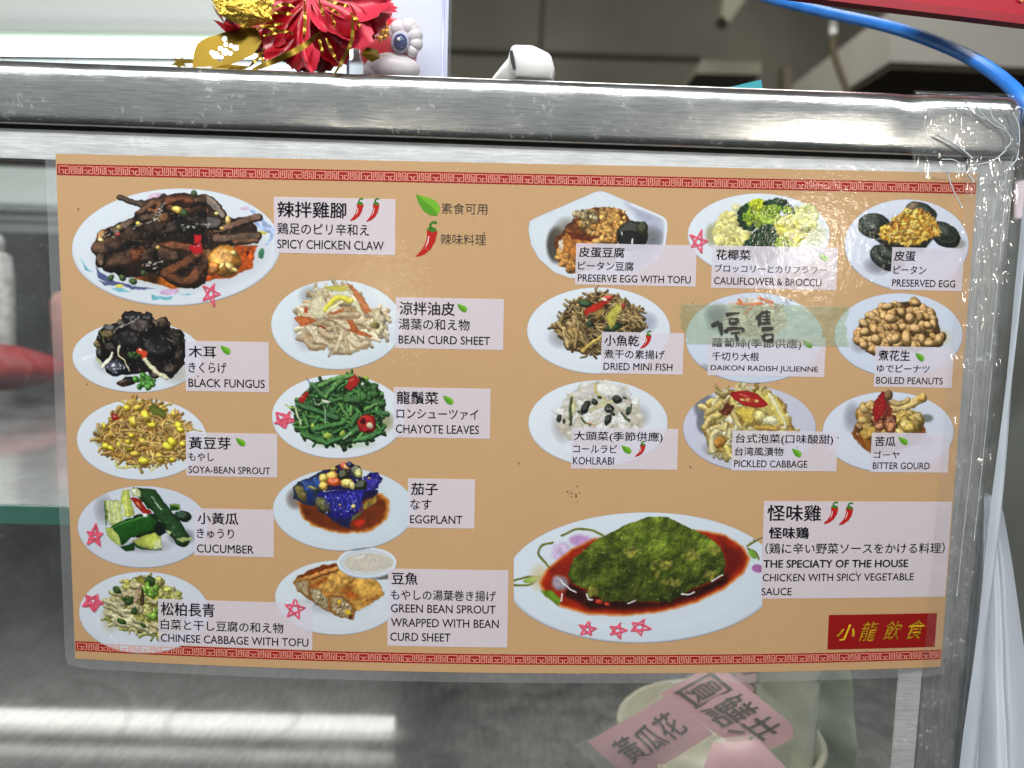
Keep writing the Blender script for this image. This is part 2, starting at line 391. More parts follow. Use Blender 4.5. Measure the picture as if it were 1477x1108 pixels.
# red sign board hanging near the camera at the top right
sb = empty('red_signboard', tuple(at(1380, 0, .03))); tag(sb, 'dark red signboard edge hanging over the case at the top right corner', 'signboard')
extr([(1130, -190), (1900, -150), (1900, 74), (1560, 33), (1480, 23), (1239, -5), (1130, -19)], .03, .034, 'board_face', simple('sign_red', (168, 10, 36), .35), sb)
extr([(1120, -21), (1239, -6.5), (1480, 22), (1560, 33), (1900, 74), (1900, 87), (1560, 46), (1480, 35), (1239, 6), (1120, -9)], .0285, .0345, 'board_rim', simple('sign_rim', (150, 8, 32), .4), sb)
P = [at(x, y, .029) for x, y in [(1468, -2), (1472, -3), (1477, 0), (1474, 3)]]; mesh('sign_lettering', P, [(0, 1, 2, 3)], simple('sign_gold', (200, 150, 50), .4), sb)
# blue cable
cb = bez([at(1040, -26, .26), at(1110, -2, .21), at(1190, 18, .16), at(1290, 41, .10), at(1380, 74, .06), at(1440, 110, .022), at(1478, 150, .004), at(1492, 200, .004)], 10)
o = MB().tube([np.array(q) for q in cb], .0033, 16).build('blue_cable', simple('cable_jacket', (38, 122, 214), .4, noise=(90, .12)), None, True); tag(o, 'bright blue cable arching down to the corner of the case', 'cable')

# ================================================================== the glass display case
GY = .0026                                              # outer face of the pane
case = empty('display_case', (0, .3, CZ-.34)); tag(case, 'steel framed glass display case that carries the menu sheet', 'display case')
zg = float(at(700, 204.5, 0)[2])                         # groove under the top rail
zt = float(at(740, 112, .0)[2])                          # top of the rail
zs = float(at(40, 230, GY)[2])                           # lower edge of the inner strip
xg = float(at(1397, 232, 0)[0]); xe = float(at(1476, 200, 0)[0])
XL = -.62
def dent(x, z):
    return .0011*np.exp(-((x-(-.079))/.006)**2)*np.clip((z-zg)/(zt-zg), 0, 1)+.0016*np.exp(-((x-.176)/.008)**2)*np.clip((z-zg)/(zt-zg), 0, 1)**2
prof = np.array([(.001, zg), (-.0020, zg+.0005), (-.0034, zg+.0022), (-.0040, zg+.006), (-.0044, zg+(zt-zg)*.55), (-.0042, zg+(zt-zg)*.72), (-.0032, zg+(zt-zg)*.86), (-.0012, zg+(zt-zg)*.95), (.002, zg+(zt-zg)*.99), (.007, zt), (.030, zt)])
pf = np.array(bez([np.array(q) for q in prof], 5))
def rail_fn(u, v):
    x = XL+(xe-XL)*u; k = v*(len(pf)-1); i = np.clip(k.astype(int), 0, len(pf)-2); f = k-i
    y = pf[i, 0]*(1-f)+pf[i+1, 0]*f; z = pf[i, 1]*(1-f)+pf[i+1, 1]*f
    y = y+dent(x, z)+.0001*(fbm(x*100, z*100, 4, 2)-.5)*2*(z > zg+.003)
    R = .010; d = np.clip((x-(xe-R))/R, 0, 1); y = y+R*(1-np.sqrt(1-d*d*.98)); z = z-.004*d**3*(z > zg+.012)
    return np.stack([x, y, z], -1)
gridmesh('top_rail', rail_fn, 420, len(pf), M_steel, case)
MB().box(XL, .012, zg-.002, xe-.004, .030, zt-.0015).build('rail_backing', M_steel, case)
zb = CZ-.52
def post_fn(u, v):
    P = np.array(bez([np.array(q) for q in [(xg, .0032), (xg+.0006, .0014), (xg+.0015, .0008), (xg+.008, .0007), (xg+.012, -.0002), (xe-.006, -.0006), (xe-.003, .0004), (xe-.0008, .004), (xe, .010), (xe, .03)]], 5))
    k = u*(len(P)-1); i = np.clip(k.astype(int), 0, len(P)-2); f = k-i
    z = zg-.0005+(zb-zg)*v
    return np.stack([P[i, 0]*(1-f)+P[i+1, 0]*f, P[i, 1]*(1-f)+P[i+1, 1]*f, z], -1)
gridmesh('corner_post', post_fn, 41, 60, M_steel_v, case)
MB().box(XL, .0006, zs, xg-.0006, .0024, zg-.0014).build('glazing_strip', M_strip, case)
MB().box(xg-.0118, .0007, zb, xg-.0008, .0021, zs-.0004).build('glazing_strip', M_strip, case)
MB().box(XL, .0016, zg-.0016, xe-.002, .010, zg+.0006).build('gasket', M_gasket, case)
MB().box(XL, .0004, zs-.0014, xg-.012, .0044, zs-.0001).build('gasket', M_gasket, case)
xq = xg-.006
MB().box(XL, GY+.0002, zb, xq, GY+.0052, zs+.003).build('glass_pane', M_glass, case)
# inside: lower floor, shelf with green front edge, back frame
zf = CZ-.32; zsh = CZ-.118
MB().box(XL-.3, .012, zf-.01, .40, .95, zf).build('floor_plate', M_floor, case)
MB().box(XL-.3, .07, zsh-.006, -.03, .76, zsh).build('shelf_plate', M_floor, case)
MB().box(XL-.3, .0655, zsh-.0095, -.03, .0697, zsh+.0005).build('shelf_edge', simple('green_edge', (24, 96, 82), .25), case)
MB().box(.405, .012, zf-.01, .41, .95, zg+.01).build('side_panel', simple('side_panel_grey', (120, 124, 120), .5, noise=(10, .1)), case)
M_track = simple('door_track', (150, 155, 155), .3, metal=.8)
mb = MB()
for y0, h in ((.78, .006), (.80, .012), (.82, .008)):
    pass
for py, th in ((300, .010), (316, .006), (330, .012)):
    q = at(40, py, .78); mb.box(-1.4, .775, q[2]-th/2, .42, .80, q[2]+th/2)
mb.build('door_track', M_track, case)
q = at(40, 272, .80); MB().box(-1.4, .80, q[2]-.022, .42, .81, q[2]+.03).build('header_panel', simple('header_pale', (196, 208, 200), .4), case)
MB().box(-1.4, .955, zf, .42, .97, float(at(40, 325, .95)[2])).build('back_panel', simple('back_dark', (34, 37, 40), .35, noise=(6, .25)), case)
# lamp under the shelf
tl = empty('under_shelf_lamp', (-.4, .56, zsh-.03)); tag(tl, 'lit tube lamp under the steel shelf inside the case', 'lamp')
tx1 = -.121; tx0 = -.62
MB().tube([(tx0, .517, zsh-.026), (tx1, .517, zsh-.026)], .008, 14).build('light_tube', simple('case_tube_glow', (255, 255, 255), .4, emit=((1, .99, .94), 4.6)), tl, True)
MB().box(tx0-.02, .502, zsh-.0135, tx1+.02, .532, zsh-.0065).build('lamp_housing', M_fix, tl)

# things standing in the case
rl = empty('paper_roll', tuple(at(0, 560, .62))); tag(rl, 'white paper roll standing at the back of the shelf behind the red bundle', 'paper roll')
q = at(-12, 440, .64); mb = MB(); mb.lathe([(0, .068), (.012, .07), (.024, .062), (.026, .03), (.025, -.02), (.026, zsh-q[2]+.001), (0, zsh-q[2]+.001)], q, 28); mb.build('roll_body', simple('tissue', (206, 206, 200), .9, noise=(110, .3)), rl, True)
MB().lathe([(0, .0), (.016, .0), (.017, .012), (.012, .02), (0, .021)], q+np.array([0, 0, .07]), 24).build('roll_top', simple('roll_cap', (210, 212, 210), .6), rl, True)
q = at(18, 505, .50)
def red_fn(u, v):
    a = 2*math.pi*u; r = .052*np.sin(math.pi*np.clip(v, .0, 1))**.7*(1+.10*np.sin(5*a)+.05*np.sin(11*a+3*v)); zz = (zsh-q[2])+.001+.052*(1-v)**1.1
    return np.stack([q[0]-.012+r*np.cos(a)*1.15, q[1]+r*np.sin(a), zz], -1)
o = gridmesh('red_bundle', red_fn, 60, 24, simple('red_cloth', (120, 8, 12), .5, spec=.15, noise=(40, .2)), None); tag(o, 'crumpled red bundle lying on the shelf at the left', 'bundle')
q = at(96, 470, .60)
o = MB().lathe([(0, zsh-q[2]), (.016, zsh-q[2]), (.017, .03), (.012, .04), (0, .042)], q, 24).build('salmon_jar', simple('salmon_plastic', (150, 92, 78), .5, noise=(60, .25)), None, True); tag(o, 'salmon coloured jar on the shelf beside the menu sheet edge', 'jar')
M_reflring, _, _ = clear('ring_reflection_tint', .02, .4, .10, fres=False, col=(.8, .8, .76))
for (px, py, r) in ((337, 1036, .050), (-5, 1062, .088)):                # pale ring meshes painted in for dish reflections on the steel
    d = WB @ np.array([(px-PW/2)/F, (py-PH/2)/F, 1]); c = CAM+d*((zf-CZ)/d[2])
    MB().lathe([(r-.005, .0008), (r-.002, .0011), (r+.001, .0008)], c, 72).build('reflection_ring', M_reflring, case, True)
# bowl with order tags
bc = at(1036, 1052, .12); br = .066
M_bowl = simple('bowl_melamine', (206, 208, 190), .3)
o = MB().lathe([(.03, zf-bc[2]), (.036, zf-bc[2]+.002), (br-.006, -.02), (br-.0015, -.003), (br+.001, 0), (br-.001, .0022), (br-.004, .001), (br-.008, -.02), (.03, zf-bc[2]+.012), (0.001, zf-bc[2]+.010)], bc, 72).build('white_bowl', M_bowl, None, True)
tag(o, 'off white bowl full of pink tags on the case floor', 'bowl')
M_pink = simple('pink_card', (222, 176, 190), .7, noise=(120, .05)); M_slv, _, _ = clear('tag_sleeve', .025, .25, .12, fres=False, col=(.8, .85, .78))
def order_tag(quad, Y4, body, inset, label, tq):
    t = empty('order_tag', tuple(at(*quad[3], Y4[3]))); tag(t, label, 'tag', 'pink order tags in the bowl')
    Q = np.array([at(x, y, Y) for (x, y), Y in zip(quad, Y4)])
    B = lambda u, v, o=0: ((Q[0]*(1-u)+Q[1]*u)*(1-v)+(Q[3]*(1-u)+Q[2]*u)*v)+np.array([0, -o-.004*math.sin(3.14*min(max(u, 0), 1))*math.sin(3.14*min(max(v, 0), 1)), o*.5])
    i0, i1, j0, j1 = inset
    gg = lambda name, a0, b0, a1, b1, o, m_: mesh(name, [B(a0+(a1-a0)*i/8, b0+(b1-b0)*j/8, o) for j in range(9) for i in range(9)], [(j*9+i, j*9+i+1, j*9+i+10, j*9+i+9) for j in range(8) for i in range(8)], m_, t, True)
    gg('card', i0, j0, i1, j1, 0, M_pink)
    gg('clear_sleeve', 0, 0, 1, 1, .0012, M_slv)
    if body:
        V, Fs = glyphs(body, .006)
        mesh('handwriting', [B(tq[0]+(tq[2]-tq[0])*x, tq[3]+(tq[1]-tq[3])*y, .0006) for x, y in V], Fs, M_marker2, t)

order_tag([(1100, 925), (1185, 1050), (1110, 1066), (1036, 940)], (.150, .130, .130, .150), '竹筍', (.03, .97, .06, .94), 'pink tag at the back of the bowl, half behind the larger lettered tag', (.10, .18, .55, .82))
order_tag([(1040, 945), (1174, 1056), (1085, 1097), (945, 1000)], (.125, .100, .090, .110), '圓鱔共', (.03, .97, .12, .97), 'pink tag with three big handwritten characters slanting across the bowl', (.08, .24, .86, .84))
order_tag([(1126, 950), (1192, 990), (1178, 1062), (1100, 1010)], (.155, .150, .140, .150), '', (.04, .96, .06, .94), 'blank pink tag standing at the right rear of the bowl beside the bag', (0, 0, 1, 1))
order_tag([(826, 1076), (962, 998), (1035, 1060), (905, 1140)], (.075, .092, .088, .070), '黃瓜花', (.12, .98, .05, .95), 'pink tag with handwriting in a clear sleeve over the bowl edge', (.24, .22, .86, .68))
order_tag([(1030, 1065), (1090, 1060), (1150, 1120), (1010, 1120)], (.085, .085, .07, .07), '', (.0, .97, .10, .97), 'blank pink tag lowest in the bowl, beneath the lettered ones', (0, 0, 1, 1))
# white plastic bag inside at the right
def bag_fn(u, v):
    x = .166+.052*u+.006*v; z = CZ-.318+.17*(1-v); y = .10+.018*np.sin(u*9+v*2)+.012*fbm(u*60, v*90, 12, 4)+.03*v*0
    return np.stack([x, y+.03*(u-.5)**2, z], -1)
o = gridmesh('folded_white_bag', bag_fn, 60, 60, simple('bag_inside', (196, 208, 194), .45, noise=(14, .08)), None); tag(o, 'pale crumpled plastic bag inside the case right of the bowl', 'plastic bag')

# ================================================================== film and bag at the right post
film = empty('tape_film', (xg, -.004, zg)); tag(film, 'wrinkled clear tape wrapped over the top right corner and down the post', 'tape')
def wr(x, z): return .0016*np.abs(fbm(x*1000+z*260, z*300, 9, 3)-.5)*2+.0010*np.abs(fbm(x*700-z*300, z*900, 14, 7)-.5)*2
def film_fn(u, v):
    x = xg-.002-.012*v*0+(xe-xg+.004)*u; z = zg+.002+(zb-zg+.03)*v; y = -.0013-wr(x, z)*1.1-.0004
    d = np.clip((u-.85)/.15, 0, 1); return np.stack([x, y+.004*d*d, z], -1)
gridmesh('post_wrap', film_fn, 70, 500, M_film, film)
x0 = float(at(1318, 180, 0)[0])
def film2(u, v):
    x = x0+(xe+.002-x0)*u+.003*np.sin(v*7)*(1-u); z = zt+.0015-(zt-zg+.012)*v; k = (z-zg)/(zt-zg)
    y = -.0049-wr(x, z)*1.3*(.3+u)+.0075*np.clip((k-.72)/.28, 0, 1)**2; d = np.clip((u-.9)/.1, 0, 1)
    return np.stack([x, y+.010*d*d, z], -1)
gridmesh('corner_wrap', film2, 140, 100, M_film, film)
mb = MB(); rr = random.Random(11)                       # raised creases that catch the light
def crease(pts, r, Y=-.0068):
    mb.tube([np.array(q) for q in bez([at(x, y, Y) for x, y in pts], 8)], r, 5)
for q in [[(1405, 150), (1430, 178), (1452, 190), (1458, 205), (1450, 215)], [(1408, 238), (1432, 232), (1452, 216)], [(1352, 195), (1380, 210), (1402, 228)], [(1358, 230), (1378, 232), (1392, 248)], [(1428, 150), (1432, 170), (1450, 185)], [(1390, 145), (1400, 160), (1420, 172)], [(1460, 160), (1470, 185), (1468, 225), (1458, 240)], [(1366, 248), (1374, 272), (1388, 300)], [(1395, 250), (1404, 262)]]:
    crease(q, .00028 if rr.random() < .6 else .0004)
for q in [[(1438, 235), (1436, 280), (1430, 330)], [(1462, 225), (1452, 250), (1450, 270), (1456, 290), (1447, 310)], [(1412, 300), (1418, 330), (1408, 370), (1410, 378)], [(1450, 280), (1440, 400), (1428, 520)], [(1432, 520), (1420, 640), (1405, 780)], [(1408, 600), (1395, 720), (1380, 860)], [(1412, 420), (1408, 520), (1400, 600)]]:
    crease(q, .00013, -.0034)
mb.build('film_crease', simple('film_edge', (196, 202, 206), .12), film, True)
# white plastic sheet edge down the post's right side and the hanging bag
def sheet_edge(u, v):
    z = zg-.012+(zb-zg+.012)*v; k_ = np.clip((v-.05)/.4, 0, 1); x = xe-.0005-.0045*k_-.0035*v+(.002+.0052*k_)*u+.0015*np.sin(v*5); y = -.0050-.002*np.sin(u*3.1)+.0006*np.sin(v*30+u*4)
    return np.stack([x, y, z], -1)
o = gridmesh('white_edge_strip', sheet_edge, 10, 120, simple('white_plastic', (186, 193, 202), .3, noise=(40, .08)), None); tag(o, 'long white plastic edge strip running down the right side of the post', 'edge strip')
ztop = float(at(1450, 738, .02)[2])
def hang(u, v):
    sp = .012+.075*v**.8; x = xe-.002+sp*u+.001*v; z = ztop+.01+(zb-.06-ztop)*v
    y = .012+.012*np.sin(u*17+v*2)*(.3+v)+.006*np.sin(u*41+v*5)*(.3+v)+.004*(fbm(u*50, v*90, 10, 2)-.5)
    return np.stack([x, y, z], -1)
o = gridmesh('white_carrier_bag', hang, 120, 60, simple('carrier_plastic', (226, 230, 236), .35), None); tag(o, 'white carrier bag hanging in folds beside the corner post', 'plastic bag')
# what shows past the post
o = extr([(1466, 262), (1540, 250), (1536, 556), (1458, 560)], .30, .302, 'notice_sheet', simple('pinkish_sheet', (222, 206, 214), .5)); tag(o, 'pale pinkish paper sheet behind the corner post at right', 'paper sheet')
o = extr([(1440, 562), (1540, 562), (1540, 810), (1440, 810)], .36, .362, 'tan_panel', simple('tan_sheet', (196, 152, 104), .5)); tag(o, 'tan board behind the hanging white bag at right', 'board')
rk = empty('rear_rack', tuple(at(1470, 960, .42))); tag(rk, 'dark rack with pale rails low at the right behind the white bag', 'rack')
extr([(1435, 812), (1545, 812), (1545, 980), (1435, 980)], .46, .47, 'rack_panel', simple('rack_dark', (44, 48, 48), .5), rk)
for y in (826, 862): extr([(1435, y), (1545, y+3), (1545, y+14), (1435, y+11)], .43, .44, 'rack_rail', simple('rack_rail_white', (200, 205, 208), .4), rk)

# ================================================================== things on top of the case
M_red = simple('rosette_red', (164, 8, 26), .32, noise=(30, .25)); M_pk = simple('rosette_pink', (206, 50, 72), .4, noise=(30, .15))
m, _t, _p = newmat('gold_foil'); M_foil = m; _p.inputs['Metallic'].default_value = 1; _p.inputs['Base Color'].default_value = (.56, .37, .06, 1); _p.inputs['Roughness'].default_value = .28
_n = noise_node(_t, 320, detail=4); _b = bump(_t, _n.outputs['Fac'], 1.0, .002); _t.links.new(_b.outputs[0], _p.inputs['Normal'])
M_gold2 = simple('plain_gold', (122, 98, 24), .42, metal=.75)
ros = empty('gift_rosette', tuple(at(440, 104, .012))); tag(ros, 'crinkled red paper rosette with gold foil leaves lying on the case top', 'rosette')
RC = (446, -6)
rr = random.Random(21)
def petal(ang, L, W, Y0, Y1, mat, name, zig=9, seed=0):
    """One crinkled petal from the rosette's heart; its plane leans from depth Y0 to Y1."""
    n, m_ = 14, 13; V = []
    for i in range(n):
        t = i/(n-1)
        for j in range(m_):
            u = j/(m_-1)-.5
            edge = 1+.022*(1 if (j % 2) else -1)*(t > .85)
            l = L*t*edge*(1-.25*(2*u)**2*t); wd = W*(.18+.82*t**.8)
            a = ang+.25*math.sin(seed+t*2)*t
            x = RC[0]+l*math.cos(a)-wd*u*math.sin(a); y = RC[1]+l*math.sin(a)+wd*u*math.cos(a)
            Y = Y0+(Y1-Y0)*t+.0026*math.sin(u*7+seed)*t+.0015*math.sin(t*7+seed*2)
            y = min(y, 103+(x-300)*.016+3*math.sin(x*.3))
            V.append(at(x, y, Y))
    mesh(name, V, [(i*m_+j, i*m_+j+1, (i+1)*m_+j+1, (i+1)*m_+j) for i in range(n-1) for j in range(m_-1)], mat, ros, True)
for k in range(15):
    petal(math.radians(8+k*11.2+rr.uniform(-5, 5)), rr.uniform(95, 125), rr.uniform(70, 100), .016, rr.uniform(.022, .045), M_red, 'petal', seed=k)
for a, L, W, d in [(18, 112, 60, .010), (42, 100, 54, .012), (64, 112, 50, .008), (88, 108, 54, .010), (112, 112, 46, .009), (30, 84, 50, .004), (-8, 112, 60, .008), (140, 100, 40, .012)]:
    petal(math.radians(a), L, W, .014, d, M_red, 'petal', seed=a)
for a, L, W, d in [(8, 118, 70, .004), (30, 112, 60, .003), (52, 92, 26, .002), (-2, 112, 46, .006), (78, 58, 22, .0), (22, 128, 34, .016), (96, 112, 26, .001)]: petal(math.radians(a), L, W, .010, d, M_pk, 'pink_petal', seed=a)
def foil(pts, Y, mat, name='gold_leaf', hole=None, thick=.0):
    P = [np.array(q, float) for q in pts]; c = sum(P)/len(P); V = [at(c[0], c[1], Y-.003)]+[at(q[0], q[1], Y+.002*math.sin(i)) for i, q in enumerate(P)]
    n = len(P); mesh(name, V, [(0, 1+i, 1+(i+1) % n) for i in range(n)], mat, ros)
foil([(300, -8), (398, -14), (390, 30), (352, 40), (318, 22)], .006, M_foil); foil([(322, 8), (372, 2), (396, 30), (350, 42)], .004, M_foil)
foil([(305, 5), (318, 18), (325, 36), (312, 20)], .010, M_gold2, 'gold_strip'); foil([(307, 28), (322, 35), (328, 22), (345, 42), (325, 46)], .008, M_red, 'petal')
def leaf_holes():
    # gold tag with a punched pattern: a sheet with round openings
    O = [(277, 98), (279, 74), (284, 62), (296, 55), (330, 44), (352, 38), (372, 40), (378, 60), (366, 80), (330, 95)]
    H = [(311, 80, 4.6), (318, 70, 2.6), (318, 84, 4.0), (325, 75, 4.0), (332, 77, 2.3), (326, 64, 2.4), (340, 69, 3.4), (324, 56, 3.6), (333, 66, 2.2), (306, 76, 2.6)]
    xs = np.arange(274, 382, .8); ys = np.arange(36, 101, .8); X, Yy = np.meshgrid(xs, ys); ins = np.zeros(X.shape, bool)
    for j in range(len(O)):
        a, b = O[j], O[(j+1) % len(O)]
        ins ^= ((a[1] > Yy) != (b[1] > Yy)) & (X < (b[0]-a[0])*(Yy-a[1])/((b[1]-a[1]) or 1e-9)+a[0])
    for x, y, r in H: ins &= np.hypot(X-x, Yy-y) > r
    h, w_ = X.shape; idx = np.arange(h*w_).reshape(h, w_)
    sel = ins[:-1, :-1] & ins[1:, :-1] & ins[1:, 1:] & ins[:-1, 1:]
    Q = np.stack([idx[:-1, :-1], idx[1:, :-1], idx[1:, 1:], idx[:-1, 1:]], -1)[sel]; u, inv = np.unique(Q.ravel(), return_inverse=True)
    V = np.array([at(x, y, .005+.006*math.sin((x-277)/100*2.6)-.00005*(y-60)) for x, y in zip(X.ravel()[u], Yy.ravel()[u])])
    mesh('gold_tag', V, inv.reshape(-1, 4).astype(np.int32), M_gold2, ros, True)
leaf_holes()
foil([(302, 97), (330, 93), (362, 96), (348, 102), (318, 103)], .004, M_foil); foil([(520, 78), (530, 68), (545, 72), (548, 84), (536, 90)], .002, M_gold2); 
mb = MB()
for k in range(11): a = k*2*math.pi/11; r = 11 if k % 2 else 5; mb.v.append(tuple(at(259+r*1.2*math.cos(a), 91+r*math.sin(a)*.95, .004)))
mb.f.append(tuple(range(11))); mb.add([at(x, y, .0045) for x, y in [(262, 87), (283, 86), (283, 91), (262, 92)]], [(0, 1, 2, 3)]); mb.build('gold_star', M_gold2, ros)
def strip(pts, wd, Y, name='tinsel', mat=None):
    P = np.array(bez([np.array(q, float) for q in pts], 6)); n = len(P); T = np.gradient(P, axis=0); T /= np.linalg.norm(T, axis=1)[:, None]+1e-9; N = np.stack([-T[:, 1], T[:, 0]], 1)
    V = []
    for i in range(n):
        w_ = wd*(1-abs(2*i/(n-1)-1)**3*.6); V += [at(*(P[i]+N[i]*w_/2), Y-.001*math.sin(i*.7)), at(*(P[i]-N[i]*w_/2), Y+.001*math.sin(i*.7))]
    mesh(name, V, [(2*i, 2*i+1, 2*i+3, 2*i+2) for i in range(n-1)], mat or M_foil, ros, True)
strip([(364, 101), (400, 86), (436, 68), (460, 48)], 9, -.001, 'gold_ribbon', M_gold2); strip([(482, 108), (497, 82), (508, 55), (508, 25)], 5, -.003, 'gold_ribbon', M_gold2)
for q in [[(439, 0), (440, 30), (438, 58)], [(460, 0), (466, 20), (470, 30)], [(470, 0), (490, 6), (504, 10)], [(472, 10), (485, 18), (490, 22)], [(478, 22), (482, 34), (484, 40)], [(460, 45), (462, 64), (466, 78)], [(470, 55), (478, 72), (486, 88)], [(376, 36), (400, 44), (420, 46)], [(380, 52), (404, 46), (424, 48)], [(370, 42), (385, 38), (410, 34)], [(382, 70), (372, 84), (360, 96)], [(372, 76), (380, 90), (376, 100)], [(390, 14), (410, 6), (425, 10)], [(386, 20), (404, 18), (424, 22)], [(505, 18), (515, 30), (520, 40)]]: strip(q, 4.5, .001-.001*rr.random())
# clear box with a toy inside
bx0, bx1 = at(500, 80, .035), at(640, 80, .035)
acr = empty('clear_gift_box', ((bx0[0]+bx1[0])/2, .06, zt)); tag(acr, 'clear plastic display box with a red and white toy inside behind the rosette', 'box')
zh = zt+.075
for (a, b, c, d, e_, f_) in [(bx0[0], .035, zt+.0005, bx1[0], .0362, zh), (bx0[0], .083, zt+.0005, bx1[0], .0842, zh), (bx0[0], .0364, zt+.0005, bx0[0]+.0012, .0828, zh), (bx1[0]-.0012, .0364, zt+.0005, bx1[0], .0828, zh)]:
    MB().box(a, b, c, d, e_, f_).build('box_wall', M_acryl, acr)
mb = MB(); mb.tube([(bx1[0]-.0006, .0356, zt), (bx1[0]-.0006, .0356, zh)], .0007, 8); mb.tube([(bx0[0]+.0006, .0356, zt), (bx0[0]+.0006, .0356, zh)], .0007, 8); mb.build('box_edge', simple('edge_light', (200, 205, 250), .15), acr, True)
q0, q1 = at(548, 50, .05), at(640, 50, .05); MB().box(bx0[0]+.0015, .0805, zt+.001, bx1[0]-.0015, .0822, zh-.001).build('box_backing', simple('backing_card', (204, 210, 228), .6), acr)
toy = empty('festive_toy', tuple(at(565, 112, .058))); tag(toy, 'small red and white creature toy with a big blue eye inside the clear box', 'toy')
M_tw = simple('toy_white', (236, 226, 224), .3); M_tr = simple('toy_red', (206, 40, 48), .3)
c = at(560, 72, .062); s_ = .0004
MB().ball(c, .014, 24, 16, (1.1, .9, 1.15)).build('toy_head', M_tr, toy, True)
mb = MB(); mb.ball(at(566, 100, .054), .0105, 24, 14, (1.35, .9, .75)); mb.ball(at(548, 104, .054), .0075, 20, 12, (1.2, .9, .8)); mb.build('toy_muzzle', M_tw, toy, True)
mb = MB(); mb.ball(at(583, 48, .052), .0075, 18, 12, (1.2, .7, .8))
for x, y, r in [(574, 42, .0042), (590, 40, .0046), (598, 52, .0042), (600, 64, .0036), (594, 44, .004), (595, 74, .003)]: mb.ball(at(x, y, .050), r, 14, 10)
mb.build('toy_brow', M_tw, toy, True)
MB().ball(at(577, 61, .0475), .0052, 20, 14, (.9, .5, 1.05)).build('toy_eye_rim', simple('toy_lilac', (196, 198, 214), .2), toy, True)
MB().ball(at(577.5, 61, .0452), .0042, 20, 14, (.85, .5, 1.0)).build('toy_eye', simple('toy_blue', (46, 62, 110), .1), toy, True)
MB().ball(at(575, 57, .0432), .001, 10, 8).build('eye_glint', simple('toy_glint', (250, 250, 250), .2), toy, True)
mb = MB(); c2 = at(551, 46, .050)
for k in range(7): a = k*math.pi*2/7; mb.ball(c2+np.array([.0026*math.cos(a), 0, .0034*math.sin(a)]), .0016, 10, 8, (1, .8, 1.2))
mb.ball(c2, .0026, 12, 8); mb.build('toy_ornament', simple('toy_gold', (206, 140, 30), .25, metal=.6), toy, True)
MB().ball(at(552, 20, .06), .006, 16, 10, (.8, .6, 1.6)).build('toy_ear', simple('toy_pink', (226, 110, 120), .3), toy, True)
MB().lathe([(0, 0), (.013, 0), (.013, .004), (.009, .006), (0, .006)], np.array([c[0], .06, zt+.0008]), 24).build('toy_base', M_tw, toy, True)
# plain white plastic holder, tilted
hd = empty('white_holder', tuple(at(760, 112, .03))); tag(hd, 'tilted white plastic holder with a dark slot lying on the case top', 'holder')
def rounded(pts, Y0, Y1, name, mat, parent, sh=(0, 0)):
    """Solid with rolled edges between two measured outlines."""
    A = np.array(pts, float); c = A.mean(0); L = []
    A2 = []
    for i in range(len(A)):
        a, b, c_ = A[i-1], A[i], A[(i+1) % len(A)]; A2 += [b+(a-b)*.22, b*.92+(a+c_)*.04, b+(c_-b)*.22]
    P = np.array(bez([np.array(q) for q in A2+[A2[0]]], 3))[:-1]
    for k, (d, f) in enumerate([(0, .86), (.12, .95), (.35, 1.0), (.65, 1.0), (.88, .96), (1, .88)]):
        Y = Y0+(Y1-Y0)*d; L.append([at(*((c+(q-c)*f)), Y0)+np.array([sh[0]*d, Y-Y0, sh[1]*d]) for q in P])
    n = len(P); V = [v for l in L for v in l]; Fs = [(k*n+i, k*n+(i+1) % n, (k+1)*n+(i+1) % n, (k+1)*n+i) for k in range(5) for i in range(n)]
    Fs += [tuple(range(n-1, -1, -1)), tuple(5*n+i for i in range(n))]
    return mesh(name, V, Fs, mat, parent, True)
M_hw = simple('holder_white', (238, 236, 234), .35)
rounded([(736, 61), (768, 62), (797, 76), (803, 98), (798, 117), (744, 113), (731, 84)], .012, .040, 'holder_head', M_hw, hd)
rounded([(736, 78), (746, 78), (746, 118), (704, 117)], .016, .034, 'holder_arm', M_hw, hd)
P = [(735, 74), (739, 72), (742, 84), (744, 99), (740, 101), (736, 86)]
V = [at(x, y, .0116) for x, y in P]; mesh('holder_slot', V, [tuple(range(6))], simple('slot_dark', (24, 24, 24), .6), hd)
o = extr([(1047, 127), (1098, 115), (1101, 136), (1047, 136)], .05, .0504, 'teal_paper', simple('teal_card', (44, 150, 160), .6)); tag(o, 'small teal paper corner peeping over the case top', 'paper')
# ================================================================== the menu sheet
sheet = empty('menu_sheet', tuple(p_of(.5, 1.0)))
tag(sheet, 'laminated orange menu sheet with food pictures and captions taped to the glass case front', 'menu sheet')
def st_grid(name, s0, t0, s1, t1, off, mat, parent, nu=40, nv=24):
    return gridmesh(name, lambda u, v: p_of(s0+(s1-s0)*u, t0+(t1-t0)*v, off), nu, nv, mat, parent, True)
paper = st_grid('paper', 0, 0, 1, 1, 0, M_paper, sheet, 90, 50)
